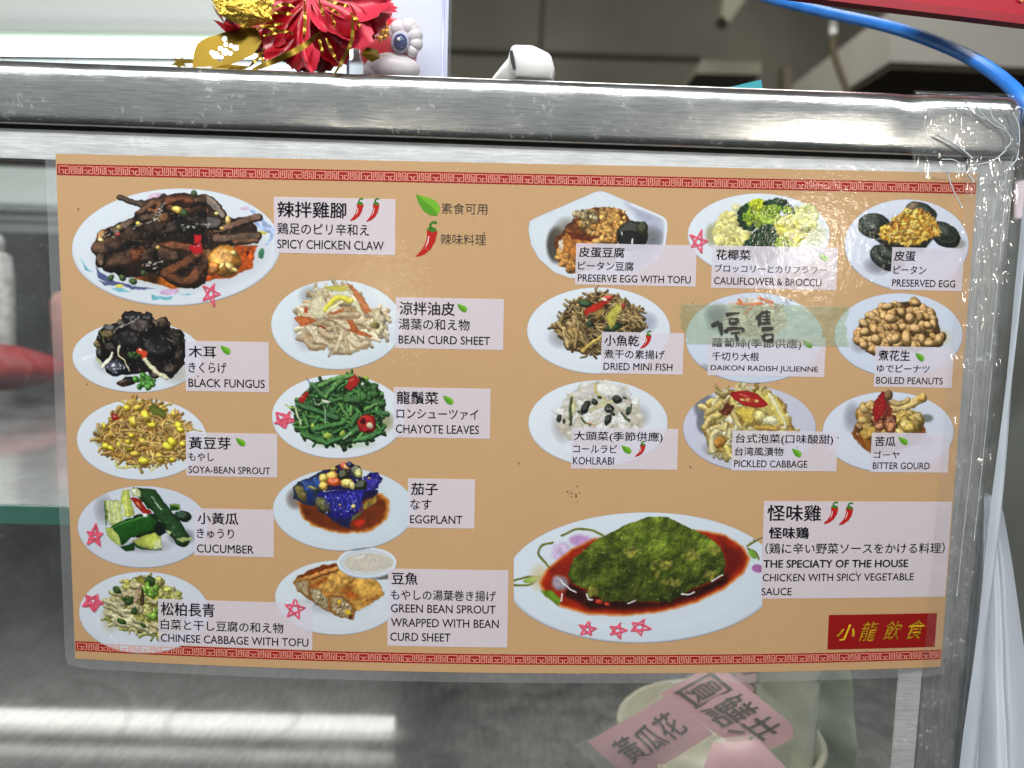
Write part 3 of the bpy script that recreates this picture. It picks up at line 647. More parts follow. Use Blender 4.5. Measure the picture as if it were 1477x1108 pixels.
# clear laminate margin round the paper, rounded corners
def lam_margin():
    mb = MB(); n = 40; ms, mt0, mt1 = .0115, .021, .020
    def outer(k, i):
        if k == 0: return (-ms+(1+2*ms)*i/n, -mt0)
        if k == 1: return (1+ms, -mt0+(1+mt0+mt1)*i/n)
        if k == 2: return (1+ms-(1+2*ms)*i/n, 1+mt1)
        return (-ms, 1+mt1-(1+mt0+mt1)*i/n)
    def inner(k, i):
        return [(i/n, 0), (1, i/n), (1-i/n, 1), (0, 1-i/n)][k]
    cs = [(-ms, -mt0), (1+ms, -mt0), (1+ms, 1+mt1), (-ms, 1+mt1)]
    for k in range(4):
        V = []; Fs = []
        for i in range(n+1):
            o = list(outer(k, i)); q = inner(k, i)
            for c in cs:                       # round off the corner
                dx, dy = (o[0]-c[0])*SW, (o[1]-c[1])*SH
                d = abs(dx)+abs(dy); R = .0045
                if d < R:
                    sgx = 1 if c[0] < .5 else -1; sgy = 1 if c[1] < .5 else -1; f = (R-d)*.3
                    o[0] += sgx*f/SW; o[1] += sgy*f/SH
            V += [p_of(o[0], o[1], -.0002), p_of(q[0], q[1], -.0002)]
        for i in range(n): Fs.append((2*i, 2*i+1, 2*i+3, 2*i+2))
        mb.add(V, Fs)
    return mb.build('laminate_margin', M_lam, sheet, True)
lam_margin()

def poly2(name, pts, off, mat, parent):
    """Flat printed shape from photo-measured outline points."""
    P = np.array(pts, float); V = surf(P[:, 0], P[:, 1], off)
    return mesh(name, V, [tuple(range(len(V)))], mat, parent)
def ribbon_vf(pts, wd, off):
    P = np.array(pts, float); n = len(P); T = np.gradient(P, axis=0); T /= np.linalg.norm(T, axis=1)[:, None]+1e-9
    N = np.stack([-T[:, 1], T[:, 0]], 1); W = np.asarray(wd if hasattr(wd, '__len__') else [wd]*n, float)[:, None]/2
    A, B = P+N*W, P-N*W
    V = np.concatenate([surf(A[:, 0], A[:, 1], off), surf(B[:, 0], B[:, 1], off)])
    return V, [(i, i+1, n+i+1, n+i) for i in range(n-1)]

# ---- borders with the key pattern
def band(y0l, y1l, y0r, y1r, xl, xr):
    s0, t0 = st_of(xl, y0l); _, t1 = st_of(xl, y1l); s1, t0r = st_of(xr, y0r); _, t1r = st_of(xr, y1r)
    t0, t1 = (t0+t0r)/2, (t1+t1r)/2
    b = st_grid('border_band', .001, float(t0), .999, float(t1), .00005, M_band, sheet, 80, 3)
    mb = MB(); unit = 10.9; nU = 40; lw = .44
    A = [[(2.2, 4), (0, 4), (0, 0), (4.7, 0), (4.7, 4), (2.9, 4), (2.9, 2), (3.8, 2)], [(0, 4), (2.05, 4), (2.05, 2), (1.0, 2)],
         [(5.6, 0), (5.6, 4), (7.4, 4), (7.4, 0), (6.5, 0), (6.5, 2.7)], [(8.3, 4), (8.3, 0), (10.1, 0), (10.1, 4), (9.2, 4), (9.2, 1.3)]]
    for k in range(nU):
        for pl in A:
            for (xa, ya), (xb, yb) in zip(pl[:-1], pl[1:]):
                x0, x1 = min(xa, xb)-lw/2, max(xa, xb)+lw/2; y0, y1 = min(ya, yb)-lw/2, max(ya, yb)+lw/2
                S = [(k*unit+x+.6)/(nU*unit) for x in (x0, x1)]; Tt = [t0+(t1-t0)*(.17+.66*(y/4)) for y in (y0, y1)]
                ss = np.array([S[0], S[1], S[1], S[0]])*.996+.002; tt = np.array([Tt[0], Tt[0], Tt[1], Tt[1]])
                mb.add(p_of(ss, tt, .0001), [(0, 3, 2, 1)])
    mb.build('key_pattern', M_key, b)
band(237, 253.5, 264, 279.5, 88, 1416); band(925, 939.5, 937, 950, 100, 1350)

# ---- writing
def line_vf(body, x0, y0, x1, h, off, bold=0.0, shear=0.0):
    V, Fs = glyphs(body, bold, shear)
    s0, t0 = st_of(x0, y0); s1, _ = st_of(x1, y0); _, t1 = st_of(x0, y0+h)
    return p_of(s0+(s1-s0)*V[:, 0], t1+(t0-t1)*V[:, 1], off), Fs
def lettering(lines, parent, mat=None, off=.00020, name='lettering'):
    mb = MB()
    for l in lines:
        mb.add(*line_vf(*l[:5], off, l[5] if len(l) > 5 else 0.0, l[6] if len(l) > 6 else 0.0))
    return mb.build(name, mat or M_ink, parent)
def leaf(x0, y0, x1, y1, parent, off=.00022):
    f = lambda L: [(x0+(x1-x0)*a, y0+(y1-y0)*b) for a, b in L]
    o = poly2('leaf_mark', f([(0, 0), (.10, .40), (.30, .76), (.58, .97), (.85, 1.0), (.90, .93), (.62, .55)]), off, M_leafb, parent)
    poly2('leaf_half', f([(0, 0), (.62, .55), (.90, .93), (1.0, .72), (.96, .50), (.76, .27), (.45, .14), (.2, .07)]), off, M_leafa, o)
def chili(x0, y0, x1, y1, parent, off=.00022):
    f = lambda L: [(x0+(x1-x0)*a, y0+(y1-y0)*b) for a, b in L]
    o = poly2('chili_mark', f([(.50, .22), (.51, .42), (.42, .62), (.25, .80), (0, .965), (.04, 1.0), (.36, .94), (.68, .78), (.90, .55), (1.0, .27), (.8, .2)]), off, M_chili, parent)
    mb = MB()
    P = np.array(f([(.50, .25), (.53, .17), (.70, .12), (.92, .16), (1.0, .28), (.88, .24), (.76, .30), (.64, .23)])); mb.add(surf(P[:, 0], P[:, 1], off+.00003), [tuple(range(8))])
    mb.add(*ribbon_vf(bez([np.array(q) for q in f([(.70, .16), (.66, .08), (.78, .0), (.98, .0)])], 5), (x1-x0)*.11, off+.00003))
    mb.build('chili_stalk', M_stem, o)
    poly2('chili_shine', f([(.58, .40), (.62, .40), (.56, .60), (.40, .76), (.52, .58)]), off+.00003, M_white, o)
def caption(x0, y0, x1, y1, lines, marks=()):
    s0, t0 = st_of(x0, y0); s1, t1 = st_of(x1, y1)
    p = st_grid('caption_panel', float(s0), float(t0), float(s1), float(t1), .00013, M_panel, sheet, 14, 8)
    lettering(lines, p)
    for m_ in marks: (leaf if m_[0] == 'leaf' else chili)(*m_[1:], p)
B1, B2 = .016, .009
caption(395, 284, 570, 368, [('辣拌雞腳', 400, 290, 499.6, 23.5, B1), ('鶏足のピリ辛和え', 400, 321, 532.6, 17, B2), ('SPICY CHICKEN CLAW', 400, 345.4, 553.7, 13, .007)],
        [('chili', 505, 287, 524.5, 319), ('chili', 528.5, 287, 547.5, 320)])
caption(571, 428.8, 725.6, 505, [('涼拌油皮', 576, 434.8, 656, 19.5, B1), ('湯葉の和え物', 575, 459, 677.6, 16.5, B2), ('BEAN CURD SHEET', 575, 483.6, 707, 12, .007)], [('leaf', 659.5, 438, 674, 450.5)])
caption(267, 491.5, 388, 566, [('木耳', 272, 498.5, 312, 17, B1), ('きくらげ', 272, 522, 327, 15.5, B2), ('BLACK FUNGUS', 272, 546, 382, 12, .007)], [('leaf', 318, 498, 333, 511.5)])
caption(268, 623.5, 400, 689, [('黃豆芽', 272.4, 629.5, 333, 18, B1), ('もやし', 272, 652.5, 308.5, 12, B2), ('SOYA-BEAN SPROUT', 272, 672, 390, 10, .007)], [('leaf', 340, 631, 354.5, 644)])
caption(280, 733, 395, 804, [('小黃瓜', 285, 738.7, 344, 17, B1), ('きゅうり', 284, 761.7, 337.5, 14.5, B2), ('CUCUMBER', 284, 784.7, 366, 12, .007)])
caption(228, 863.5, 450.5, 937.5, [('松柏長青', 232, 868, 310, 19.5, B1), ('白菜と干し豆腐の和え物', 232, 892.5, 409, 15, B2), ('CHINESE CABBAGE WITH TOFU', 232, 913.7, 445, 11.5, .007)])
caption(568, 558.5, 706.5, 633, [('龍鬚菜', 572, 564, 632.5, 18.5, B1), ('ロンシューツァイ', 572, 589, 690, 15, B2), ('CHAYOTE LEAVES', 571, 612, 691, 12.5, .007)], [('leaf', 639, 570, 654, 584)])
caption(588.5, 690, 684, 762.5, [('茄子', 593, 696, 632, 18, B1), ('なす', 592, 719.7, 622.5, 15, B2), ('EGGPLANT', 591.5, 742.7, 667, 12, .007)])
caption(560, 820, 731.5, 934, [('豆魚', 565, 825, 603, 18, B1), ('もやしの湯葉巻き揚げ', 564, 850, 715.5, 15, B2), ('GREEN BEAN SPROUT', 564, 871, 715, 12, .007), ('WRAPPED WITH BEAN', 564, 891.5, 719.5, 12, .007), ('CURD SHEET', 563, 912, 650, 12, .007)])
caption(831, 350.8, 1003, 413.7, [('皮蛋豆腐', 835, 356, 901, 15, B1), ('ピータン豆腐', 834, 376.5, 914, 13, B2), ('PRESERVE EGG WITH TOFU', 833.5, 395.5, 996.5, 10.7, .007)])
caption(1027.5, 354, 1205.5, 418.5, [('花椰菜', 1033, 359.7, 1083, 15, B1), ('ブロッコリーとカリフラワー', 1031, 381, 1192, 11.5, B2), ('CAULIFLOWER & BROCCLI', 1030, 399.5, 1185, 10.7, .007)], [('leaf', 1181, 366, 1194, 377)])
caption(1287, 356.7, 1386.5, 420, [('皮蛋', 1290, 361.6, 1321, 15, B1), ('ピータン', 1289, 383, 1336, 12, B2), ('PRESERVED EGG', 1287, 402.7, 1378, 10.5, .008)])
caption(868, 478.7, 984.5, 540.5, [('小魚乾', 872, 482.8, 922, 16, B1), ('煮干の素揚げ', 871.5, 504, 959, 13, B2), ('DRIED MINI FISH', 870.5, 523, 970, 10.5, .007)], [('chili', 923, 478, 939.5, 503)])
caption(1022, 485, 1188.5, 544, [('蘿蔔絲(季節供應)', 1027, 486.7, 1156, 16, B2), ('千切り大根', 1027, 507.4, 1095, 12.5, B2), ('DAIKON RADISH JULIENNE', 1025, 526.4, 1180, 10, .007)], [('leaf', 1158, 490.5, 1172, 502)])
caption(1263, 499.5, 1372, 559.5, [('煮花生', 1267, 504.7, 1313, 15.5, B1), ('ゆでピーナツ', 1265, 525.6, 1341, 11.5, B2), ('BOILED PEANUTS', 1264, 543.5, 1360, 10, .006)], [('leaf', 1320, 508.5, 1333, 521.5)])
caption(824.5, 616.7, 976.5, 677.7, [('大頭菜(季節供應)', 828, 621.6, 956, 15.5, B2), ('コールラビ', 827, 641, 890, 12, B2), ('KOHLRABI', 826.5, 658.7, 885.5, 11, .007)], [('leaf', 896, 642, 911, 654.5), ('chili', 915.5, 636.5, 931, 659)])
caption(1056.5, 621, 1206, 680, [('台式泡菜(口味酸甜)', 1061, 625.4, 1202, 15.5, B2), ('台湾風漬物', 1060, 644.6, 1130, 12.5, B2), ('PICKLED CABBAGE', 1059, 663.4, 1164.5, 10.3, .007)], [('leaf', 1142, 646.5, 1156, 659.5)])
caption(1257.5, 624, 1366.5, 681.7, [('苦瓜', 1262, 629.5, 1292, 14, B1), ('ゴーヤ', 1260, 650.6, 1298, 10, B2), ('BITTER GOURD', 1259, 666.6, 1341, 9.8, .006)], [('leaf', 1295.7, 629.7, 1309.5, 642)])
caption(1102, 722.6, 1363, 860.5, [('怪味雞', 1107, 728, 1185, 23.5, B1), ('怪味鶏', 1109, 760, 1167, 17, .03), ('（鶏に辛い野菜ソースをかける料理）', 1104, 783, 1363, 16, B2),
        ('THE SPECIATY OF THE HOUSE', 1101, 807.5, 1310, 11.5, .025), ('CHICKEN WITH SPICY VEGETABLE', 1100, 827.5, 1318, 11, .007), ('SAUCE', 1098.5, 848, 1142, 10.7, .007)],
        [('chili', 1188, 724.6, 1209, 756), ('chili', 1209.5, 725.7, 1230.5, 757.6)])
# legend
leaf(600, 280, 635, 311.5, sheet, .0001); lettering([('素食可用', 636.7, 292.5, 703, 16)], sheet, M_ink2, .0001)
chili(600, 321, 631, 371, sheet, .0001); lettering([('辣味料理', 635.6, 337, 701, 16)], sheet, M_ink2, .0001)
# the red name panel
s0, t0 = st_of(1195.5, 887); s1, t1 = st_of(1348, 933)
lg = st_grid('name_panel', float(s0), float(t0), float(s1), float(t1), .0001, M_logo, sheet, 10, 6)
lettering([('小', 1207, 901, 1233, 23, .012, .35), ('龍', 1240, 897, 1268, 28, .002, .35), ('飲', 1275, 896, 1302, 27, .002, .35), ('食', 1309, 894, 1336, 28, .002, .35)], lg, M_gold, .00016)

# hand drawn marker stars
def star(cx, cy, r, rot, sq, seed, dense=1):
    rr = random.Random(seed); pts = []
    for k in (0, 2, 4, 1, 3, 0):
        a = rot-math.pi/2+2*math.pi*k/5
        q = r*rr.uniform(.85, 1.15); pts.append(np.array([cx+q*math.cos(a)*sq, cy+q*math.sin(a)/sq]))
    pts[-1] = pts[-1]+np.array([rr.uniform(-2, 2), rr.uniform(-2, 2)])
    mb = MB(); path = []
    for rep in range(dense):
        for a, b in zip(pts[:-1], pts[1:]):
            m_ = (a+b)/2+np.array([rr.uniform(-1.5, 1.5), rr.uniform(-1.5, 1.5)])+rep*np.array([rr.uniform(-3, 3), rr.uniform(-3, 3)])
            L = bez([a, m_, b], 6); wd = [2.0+1.0*math.sin(math.pi*i/(len(L)-1))+rr.uniform(-.3, .3) for i in range(len(L))]
            V, Fs = ribbon_vf(L, wd, .00025+.00002*len(path)); path.append(0); mb.add(V, Fs)
    mb.build('star_mark', M_marker, sheet)
for a in [(305, 424, 16, .35, .9, 1), (137, 772, 15, .1, .95, 2, 2), (134, 868, 15, .5, 1.05, 3, 2), (410, 605, 16, .5, 1.1, 4, 2), (425, 879, 14, .15, 1.0, 5), (1007, 348, 16, .3, .95, 6),
          (848, 907, 13, .2, 1.1, 7), (890, 909, 13, .3, 1.1, 8), (922, 905, 14, .45, 1.15, 9)]: star(*a)
# grime specks on the laminate
mb = MB(); rr = random.Random(5)
for k in range(90):
    x, y, r = rr.uniform(105, 1340), rr.uniform(262, 935), rr.choice([.35, .5, .5, .7, 1.1])
    if k < 14: x, y = 826+rr.gauss(0, 4), 712+rr.gauss(0, 5)
    elif k < 34: x, y = rr.gauss(1300, 40), rr.gauss(945, 8)
    P = np.array([(x+r*rr.uniform(.6, 1.4)*math.cos(a*1.047), y+r*rr.uniform(.6, 1.4)*math.sin(a*1.047)) for a in range(6)])
    mb.add(surf(P[:, 0], P[:, 1], .0003), [tuple(range(6))])
mb.build('grime', simple('grime', (88, 74, 62), .7), sheet)

# sticky tape with handwriting over one dish
tp = empty('sticky_tape', tuple(surf(1100, 498, .0004))); tag(tp, 'greenish strip of sticky tape with two brushed black characters across the menu', 'tape')
def tape_fn(u, v):
    jl = 6*(fbm(v*60, v*0, 7, 3)-.5)*2-6*np.sin(v*3.0)+8*v; jr = 4*(fbm(v*60, v*0+9, 7, 5)-.5)*2+3*(np.cos(v*7))
    xa = 985+jl; xb = 1223+jr-2*v; x = xa+(xb-xa)*u; y = 438+3.5*u+(57.5+.5*u)*v+1.6*(fbm(u*60, v*0, 2, 9)-.5)*(v < .02)
    return surf(x, y, .00042)
gridmesh('tape_strip', tape_fn, 60, 40, M_tape, tp)
def brush(strokes, x0, y0, k, name):
    mb = MB(); n = 0
    for pts in strokes:
        w_ = pts[0]; P = bez([np.array([x0+x/k, y0+y/k]) for x, y in pts[1:]], 6); m_ = len(P)
        V, Fs = ribbon_vf(P, [w_/k*(1.0+.4*math.sin(3*i/m_+n)) for i in range(m_)], .0005+.000004*n); mb.add(V, Fs); n += 1
    return mb.build(name, M_marker2, tp)
brush([(26, (365, 240), (335, 262), (305, 275)), (26, (372, 250), (380, 300), (388, 348)), (24, (420, 186), (470, 178), (528, 172)), (20, (450, 215), (448, 255)), (18, (450, 216), (515, 220)), (20, (515, 220), (508, 252)), (22, (448, 256), (508, 252)), (26, (418, 300), (424, 330)), (22, (425, 300), (500, 292), (565, 296)), (22, (562, 298), (545, 325)), (22, (460, 330), (530, 326)), (24, (495, 335), (510, 385))], 970, 420, 5.47, 'brushed_character')
brush([(20, (700, 170), (680, 200), (655, 218)), (20, (685, 205), (682, 275)), (20, (700, 170), (770, 165)), (20, (740, 150), (745, 255)), (16, (700, 200), (768, 196)), (16, (700, 226), (768, 222)), (18, (690, 256), (772, 250)), (26, (700, 300), (790, 294)), (24, (712, 345), (720, 395)), (22, (715, 345), (790, 338)), (24, (790, 340), (786, 390)), (30, (722, 392), (790, 388))], 970, 420, 5.47, 'brushed_character')
# ------------------------------------------------------------------ the food pictures, painted as coloured print
LX, LY, LZ = -.42, -.62, .66
class Pic:
    """Print raster. Coordinates are those of an enlarged crop of the picture (origin x0,y0; k enlarged units per photo pixel)."""
    def __init__(s, x0, y0, x1, y1, k, res=1.6):
        s.x0, s.y0, s.k = x0, y0, k; s.st = k/res
        xs = np.arange(0, (x1-x0)*k, s.st); ys = np.arange(0, (y1-y0)*k, s.st)
        s.X, s.Y = np.meshgrid(xs, ys); s.C = np.zeros(s.X.shape+(3,)); s.I = np.zeros(s.X.shape, np.int8); s.E = np.zeros(s.X.shape)
        s.r = np.random.RandomState(int(x0*7+y0))
        sd = int(x0*3+y0) % 97
        s.WX = k*2.6*(fbm(s.X, s.Y, k*9, sd, 2)-.5)*2+k*.4*(fbm(s.X, s.Y, k*2.4, sd+5)-.5)*2
        s.WY = k*2.2*(fbm(s.X, s.Y, k*9, sd+11, 2)-.5)*2+k*.4*(fbm(s.X, s.Y, k*2.4, sd+17)-.5)*2
        s.wa = 1.0; s.em = 1.0; s.cd = .62
    def win(s, a, b, c, d):
        f = lambda v, m_: int(min(max(v, 0), m_))
        h, w_ = s.X.shape
        return (slice(f((b-3*s.st)/s.st, h), f((d+4*s.st)/s.st, h)), slice(f((a-3*s.st)/s.st, w_), f((c+4*s.st)/s.st, w_)))
    def put(s, sl, a, col, i):
        a = np.clip(a, 0, 1)
        if i is None: a = a*(s.I[sl] > 0)
        s.C[sl] = s.C[sl]*(1-a[..., None])+np.clip(col, 0, 255)*a[..., None]
        if i: s.I[sl] = np.where(a > .5, i, s.I[sl])
    def shade(s, col, nx, ny, nz, spec, amb=.45, p=24, tex=0, sl=None, seed=0):
        lam = np.clip(nx*LX+ny*LY+nz*LZ, 0, 1); hz = np.clip(nx*LX*.6+ny*LY*.6+nz*(LZ+.5)/1.05, 0, 1)
        f = amb+(1-amb)*1.25*lam
        if tex: f = f*(1+tex*(fbm(s.X[sl], s.Y[sl], 26, seed)-.5)*2)
        return np.asarray(col, float)*f[..., None]+spec*(hz**p)[..., None]
    def ell(s, cx, cy, rx, ry, rot=0, col=(0, 0, 0), i=2, spec=60, amb=.45, tex=.15, soft=None, flat=.3, p=24):
        R = max(rx, ry); q_ = 24*s.wa; sl = s.win(cx-R-q_, cy-R-q_, cx+R+q_, cy+R+q_); x, y = s.X[sl]+s.wa*s.WX[sl]*min(1, R/40)-cx, s.Y[sl]+s.wa*s.WY[sl]*min(1, R/40)-cy
        if x.size == 0: return
        c_, s_ = math.cos(rot), math.sin(rot); u, v = (x*c_+y*s_)/rx, (-x*s_+y*c_)/ry; r = np.sqrt(u*u+v*v)
        soft = soft or s.st*1.2
        a = (1-r)*min(rx, ry)/soft+.5; nz = np.sqrt(np.clip(1-r*r, .02, 1)); nx, ny = u*c_-v*s_, u*s_+v*c_
        if flat: nx, ny, nz = nx*(1-flat), ny*(1-flat), nz*(1-flat)+flat
        s.put(sl, a, s.shade(col, nx, ny, nz, spec, amb, p, tex, sl, int(cx+cy)), i)
    def stroke(s, pts, wd, col, i=2, spec=50, amb=.4, tex=.2, taper=0, p=20, n=5, flat=.4):
        P = np.array(bez([np.array(q, float) for q in pts], n)) if len(pts) > 2 else np.array(pts, float)
        m_ = wd+2+24*s.wa; sl = s.win(P[:, 0].min()-m_, P[:, 1].min()-m_, P[:, 0].max()+m_, P[:, 1].max()+m_); x, y = s.X[sl]+s.wa*s.WX[sl], s.Y[sl]+s.wa*s.WY[sl]
        if x.size == 0: return
        D = np.full(x.shape, 1e9); SX = np.zeros(x.shape); SY = np.zeros(x.shape); Wd = np.full(x.shape, wd/2.0)
        for j in range(len(P)-1):
            a_, b_ = P[j], P[j+1]; d = b_-a_; L = d@d+1e-9; t = np.clip(((x-a_[0])*d[0]+(y-a_[1])*d[1])/L, 0, 1)
            dx, dy = x-(a_[0]+t*d[0]), y-(a_[1]+t*d[1]); dd = np.hypot(dx, dy); q = dd < D
            D = np.where(q, dd, D); SX = np.where(q, dx, SX); SY = np.where(q, dy, SY)
            if taper: Wd = np.where(q, wd/2*(1-taper*(j+t)/(len(P)-1)), Wd)
        r = np.clip(D/Wd, 0, 1.5); nz = np.sqrt(np.clip(1-r*r, .03, 1)); nx, ny = SX/Wd, SY/Wd
        if flat: nx, ny, nz = nx*(1-flat), ny*(1-flat), nz*(1-flat)+flat
        s.put(sl, (Wd-D)/(s.st*1.1)+.5, s.shade(col, nx, ny, nz, spec, amb, p, tex, sl, int(P[0, 0]+P[0, 1])), i)
    def poly(s, pts, col, i=2, soft=None, edge=0, ew=12, tex=.12, tsc=26, grad=(0, 0), a=1.0):
        P = np.array(pts, float); q_ = 24*s.wa; sl = s.win(P[:, 0].min()-q_, P[:, 1].min()-q_, P[:, 0].max()+q_, P[:, 1].max()+q_); x, y = s.X[sl]+s.wa*s.WX[sl], s.Y[sl]+s.wa*s.WY[sl]
        if x.size == 0: return
        D = np.full(x.shape, 1e9); ins = np.zeros(x.shape, bool); n = len(P)
        for j in range(n):
            a_, b_ = P[j], P[(j+1) % n]; d = b_-a_; L = d@d+1e-9; t = np.clip(((x-a_[0])*d[0]+(y-a_[1])*d[1])/L, 0, 1)
            D = np.minimum(D, np.hypot(x-(a_[0]+t*d[0]), y-(a_[1]+t*d[1])))
            cr = ((a_[1] > y) != (b_[1] > y)) & (x < (b_[0]-a_[0])*(y-a_[1])/((b_[1]-a_[1]) or 1e-9)+a_[0]); ins ^= cr
        sd = np.where(ins, D, -D); soft = soft or s.st*1.1
        w_, h_ = np.ptp(P[:, 0])+1e-6, np.ptp(P[:, 1])+1e-6
        f = 1+grad[0]*((x-P[:, 0].mean())/w_*2)+grad[1]*((y-P[:, 1].mean())/h_*2)
        if tex: f = f*(1+tex*2*(fbm(x, y, tsc, int(P[0, 0]))-.5))
        if edge: f = f*(1-edge*np.exp(-np.clip(sd, 0, None)/ew))
        s.put(sl, (sd/soft+.5)*a, np.asarray(col, float)*f[..., None], i)
    def spray(s, reg, n, col, size=(2, 5), i=None, spec=0, jit=12, asp=2.2):
        for q in s.inside(reg, n):
            z = s.r.uniform(*size); c = np.array(col)+s.r.uniform(-jit, jit)
            s.ell(q[0], q[1], z*asp*s.r.uniform(.5, 1), z*.6, s.r.uniform(0, 3.14), c, i, spec, .9, 0)
    def inside(s, reg, n):
        R = np.array(reg, float); out = []
        if len(R) == 2 and R.shape[1] == 2:
            (cx, cy), (rx, ry) = R
            while len(out) < n:
                u, v = s.r.uniform(-1, 1, 2)
                if u*u+v*v < 1: out.append((cx+u*rx, cy+v*ry))
            return sorted(out, key=lambda q: q[1])
        lo, hi = R.min(0), R.max(0); m_ = len(R)
        while len(out) < n:
            q = s.r.uniform(lo, hi); c = False
            for j in range(m_):
                a_, b_ = R[j], R[(j+1) % m_]
                if (a_[1] > q[1]) != (b_[1] > q[1]) and q[0] < (b_[0]-a_[0])*(q[1]-a_[1])/((b_[1]-a_[1]) or 1e-9)+a_[0]: c = not c
            if c: out.append(tuple(q))
        return sorted(out, key=lambda q: q[1])
    def strands(s, reg, n, L, wd, cols, i=2, spec=40, curl=.6, amb=.4, tex=.15, taper=0, ang=None, spread=3.14, cast=.0):
        for q in s.inside(reg, n):
            c = np.array(cols[s.r.randint(len(cols))], float)*s.r.uniform(.82, 1.15); a = (ang if ang is not None else 0)+s.r.uniform(-spread, spread)/2; l = L*s.r.uniform(.6, 1.2); k = s.r.uniform(-curl, curl)
            pts = [(q[0]+l*t*math.cos(a+k*t*2), q[1]+l*t*math.sin(a+k*t*2)*.8) for t in (-.5, -.17, .17, .5)]
            w_ = wd*s.r.uniform(.7, 1.25)
            if cast: s.stroke([(x+2, y+w_*.38) for x, y in pts], w_*1.05, c*s.cd, i, 0, .8, 0)
            s.stroke(pts, w_, c, i, spec, amb, tex, taper)
    def chunks(s, reg, n, size, cols, i=2, spec=50, amb=.5, tex=.25, asp=(.6, 1.0)):
        for q in s.inside(reg, n):
            c = np.array(cols[s.r.randint(len(cols))], float)*s.r.uniform(.8, 1.18); z = size*s.r.uniform(.6, 1.25); b = z*s.r.uniform(*asp); a = s.r.uniform(0, 3.14)
            s.ell(q[0]+z*.08, q[1]+z*.16, z*1.02, b*1.02, a, c*.62, i, 0, .9, 0); s.ell(q[0], q[1], z, b, a, c, i, spec, amb, tex)
    def plate(s, cx, cy, rx, ry, rot=0, col=(219, 226, 234), well=.66, cut=None):
        x, y = s.X-cx, s.Y-cy; c_, s_ = math.cos(rot), math.sin(rot)
        r = np.sqrt(((x*c_+y*s_)/rx)**2+((-x*s_+y*c_)/ry)**2); a = (1-r)*ry/(s.st*1.1)+.5
        f = 1+.022*(-x/rx*.6-y/ry*.6)+.012*(fbm(s.X, s.Y, 160, 5)-.5)*2+.008*(fbm(s.X, s.Y, 14, 8)-.5)*2
        lower = np.clip(y/ry+.15, 0, 1)
        f = f-.28*np.clip((r-.965)/.035, 0, 1)*lower
        f = f-.035*np.exp(-((r-well)/.05)**2)*np.clip(-y/ry+.3, 0, 1)+.02*np.exp(-((r-well-.07)/.05)**2)*lower
        C = np.asarray(col, float)*f[..., None]; C[..., 2] += 6*np.clip((r-.965)/.035, 0, 1)*lower
        if cut is not None: a = np.where((s.X < cut[0]) | (s.X > cut[1]), 0, a)
        s.put((slice(None), slice(None)), a, C, 1)
    def shadow(s, cx, cy, rx, ry, k=.25, col=(120, 118, 120), rot=0):
        x, y = s.X-cx, s.Y-cy; c_, s_ = math.cos(rot), math.sin(rot); r = ((x*c_+y*s_)/rx)**2+((-x*s_+y*c_)/ry)**2
        a = np.clip(1-r, 0, 1)*k*2*(s.I == 1); s.C[:] = s.C*(1-np.clip(a, 0, .9)[..., None])+np.array(col, float)*np.clip(a, 0, .9)[..., None]
    def mott(s, amp, sc, ids=(2,), seed=1):
        f = 1+amp*2*(fbm(s.X, s.Y, sc, seed, 4)-.5); q = np.isin(s.I, ids); s.C = np.where(q[..., None], s.C*f[..., None], s.C)
    def emboss(s, amp, sc, ids=(2,), seed=2, ridge=False):
        h = fbm(s.X, s.Y, sc, seed, 4)
        if ridge: h = 1-np.abs(2*h-1)
        gy, gx = np.gradient(h); f = 1+amp*(gx*LX*-1+gy*LY*-1)*(-1)*sc/s.st*1.6
        q = np.isin(s.I, ids); s.C = np.where(q[..., None], s.C*np.clip(f, .45, 1.8)[..., None], s.C)
    def finish(s, label=None, names=('plate_picture', 'food_picture', 'garnish_picture')):
        s.emboss(.12*s.em, 6*s.k, (2,), 5); s.emboss(.04*s.em, 2.4*s.k, (3,), 6)
        s.I[s.I == 4] = 2
        C = s.C
        b = np.zeros_like(C); n = 0                                  # soft like an enlarged snapshot
        for dy in (-1, 0, 1):
            for dx in (-1, 0, 1):
                wgt = (2-abs(dx))*(2-abs(dy)); b += wgt*np.roll(np.roll(C, dy, 0), dx, 1); n += wgt
        C = np.where((s.I > 0)[..., None], .35*C+.65*b/n, C)
        q0 = s.I == 0
        C = lin(np.clip(C, 3, 255))*PK
        px, py = s.x0+s.X/s.k, s.y0+s.Y/s.k
        h, w_ = s.X.shape; idx = np.arange(h*w_).reshape(h, w_); par = sheet
        cell = s.I[:-1, :-1]
        any0 = np.minimum(np.minimum(s.I[:-1, :-1], s.I[1:, :-1]), np.minimum(s.I[1:, 1:], s.I[:-1, 1:])) == 0
        cell = np.where(any0, 0, cell)
        P3 = surf(px, py, .00006).reshape(-1, 3); Cf = C.reshape(-1, 3)
        lab = np.where(cell == 3, np.arange(1, cell.size+1).reshape(cell.shape), 0)      # separate garnish pieces
        while True:
            n_ = lab.copy()
            for ax, sh in ((0, 1), (0, -1), (1, 1), (1, -1)):
                m_ = np.roll(n_, sh, ax)
                if ax == 0: m_[0 if sh == 1 else -1] = 0
                else: m_[:, 0 if sh == 1 else -1] = 0
                n_ = np.where(lab > 0, np.maximum(n_, m_), 0)
            if (n_ == lab).all(): break
            lab = n_
        sels = [(1, cell == 1)]
        ids, cnt = np.unique(lab[lab > 0], return_counts=True); big = [i for i, c in zip(ids, cnt) if c >= 45]
        sels.append((2, (cell == 2) | ((cell == 3) & ~np.isin(lab, big)))); sels += [(3, lab == i) for i in big]
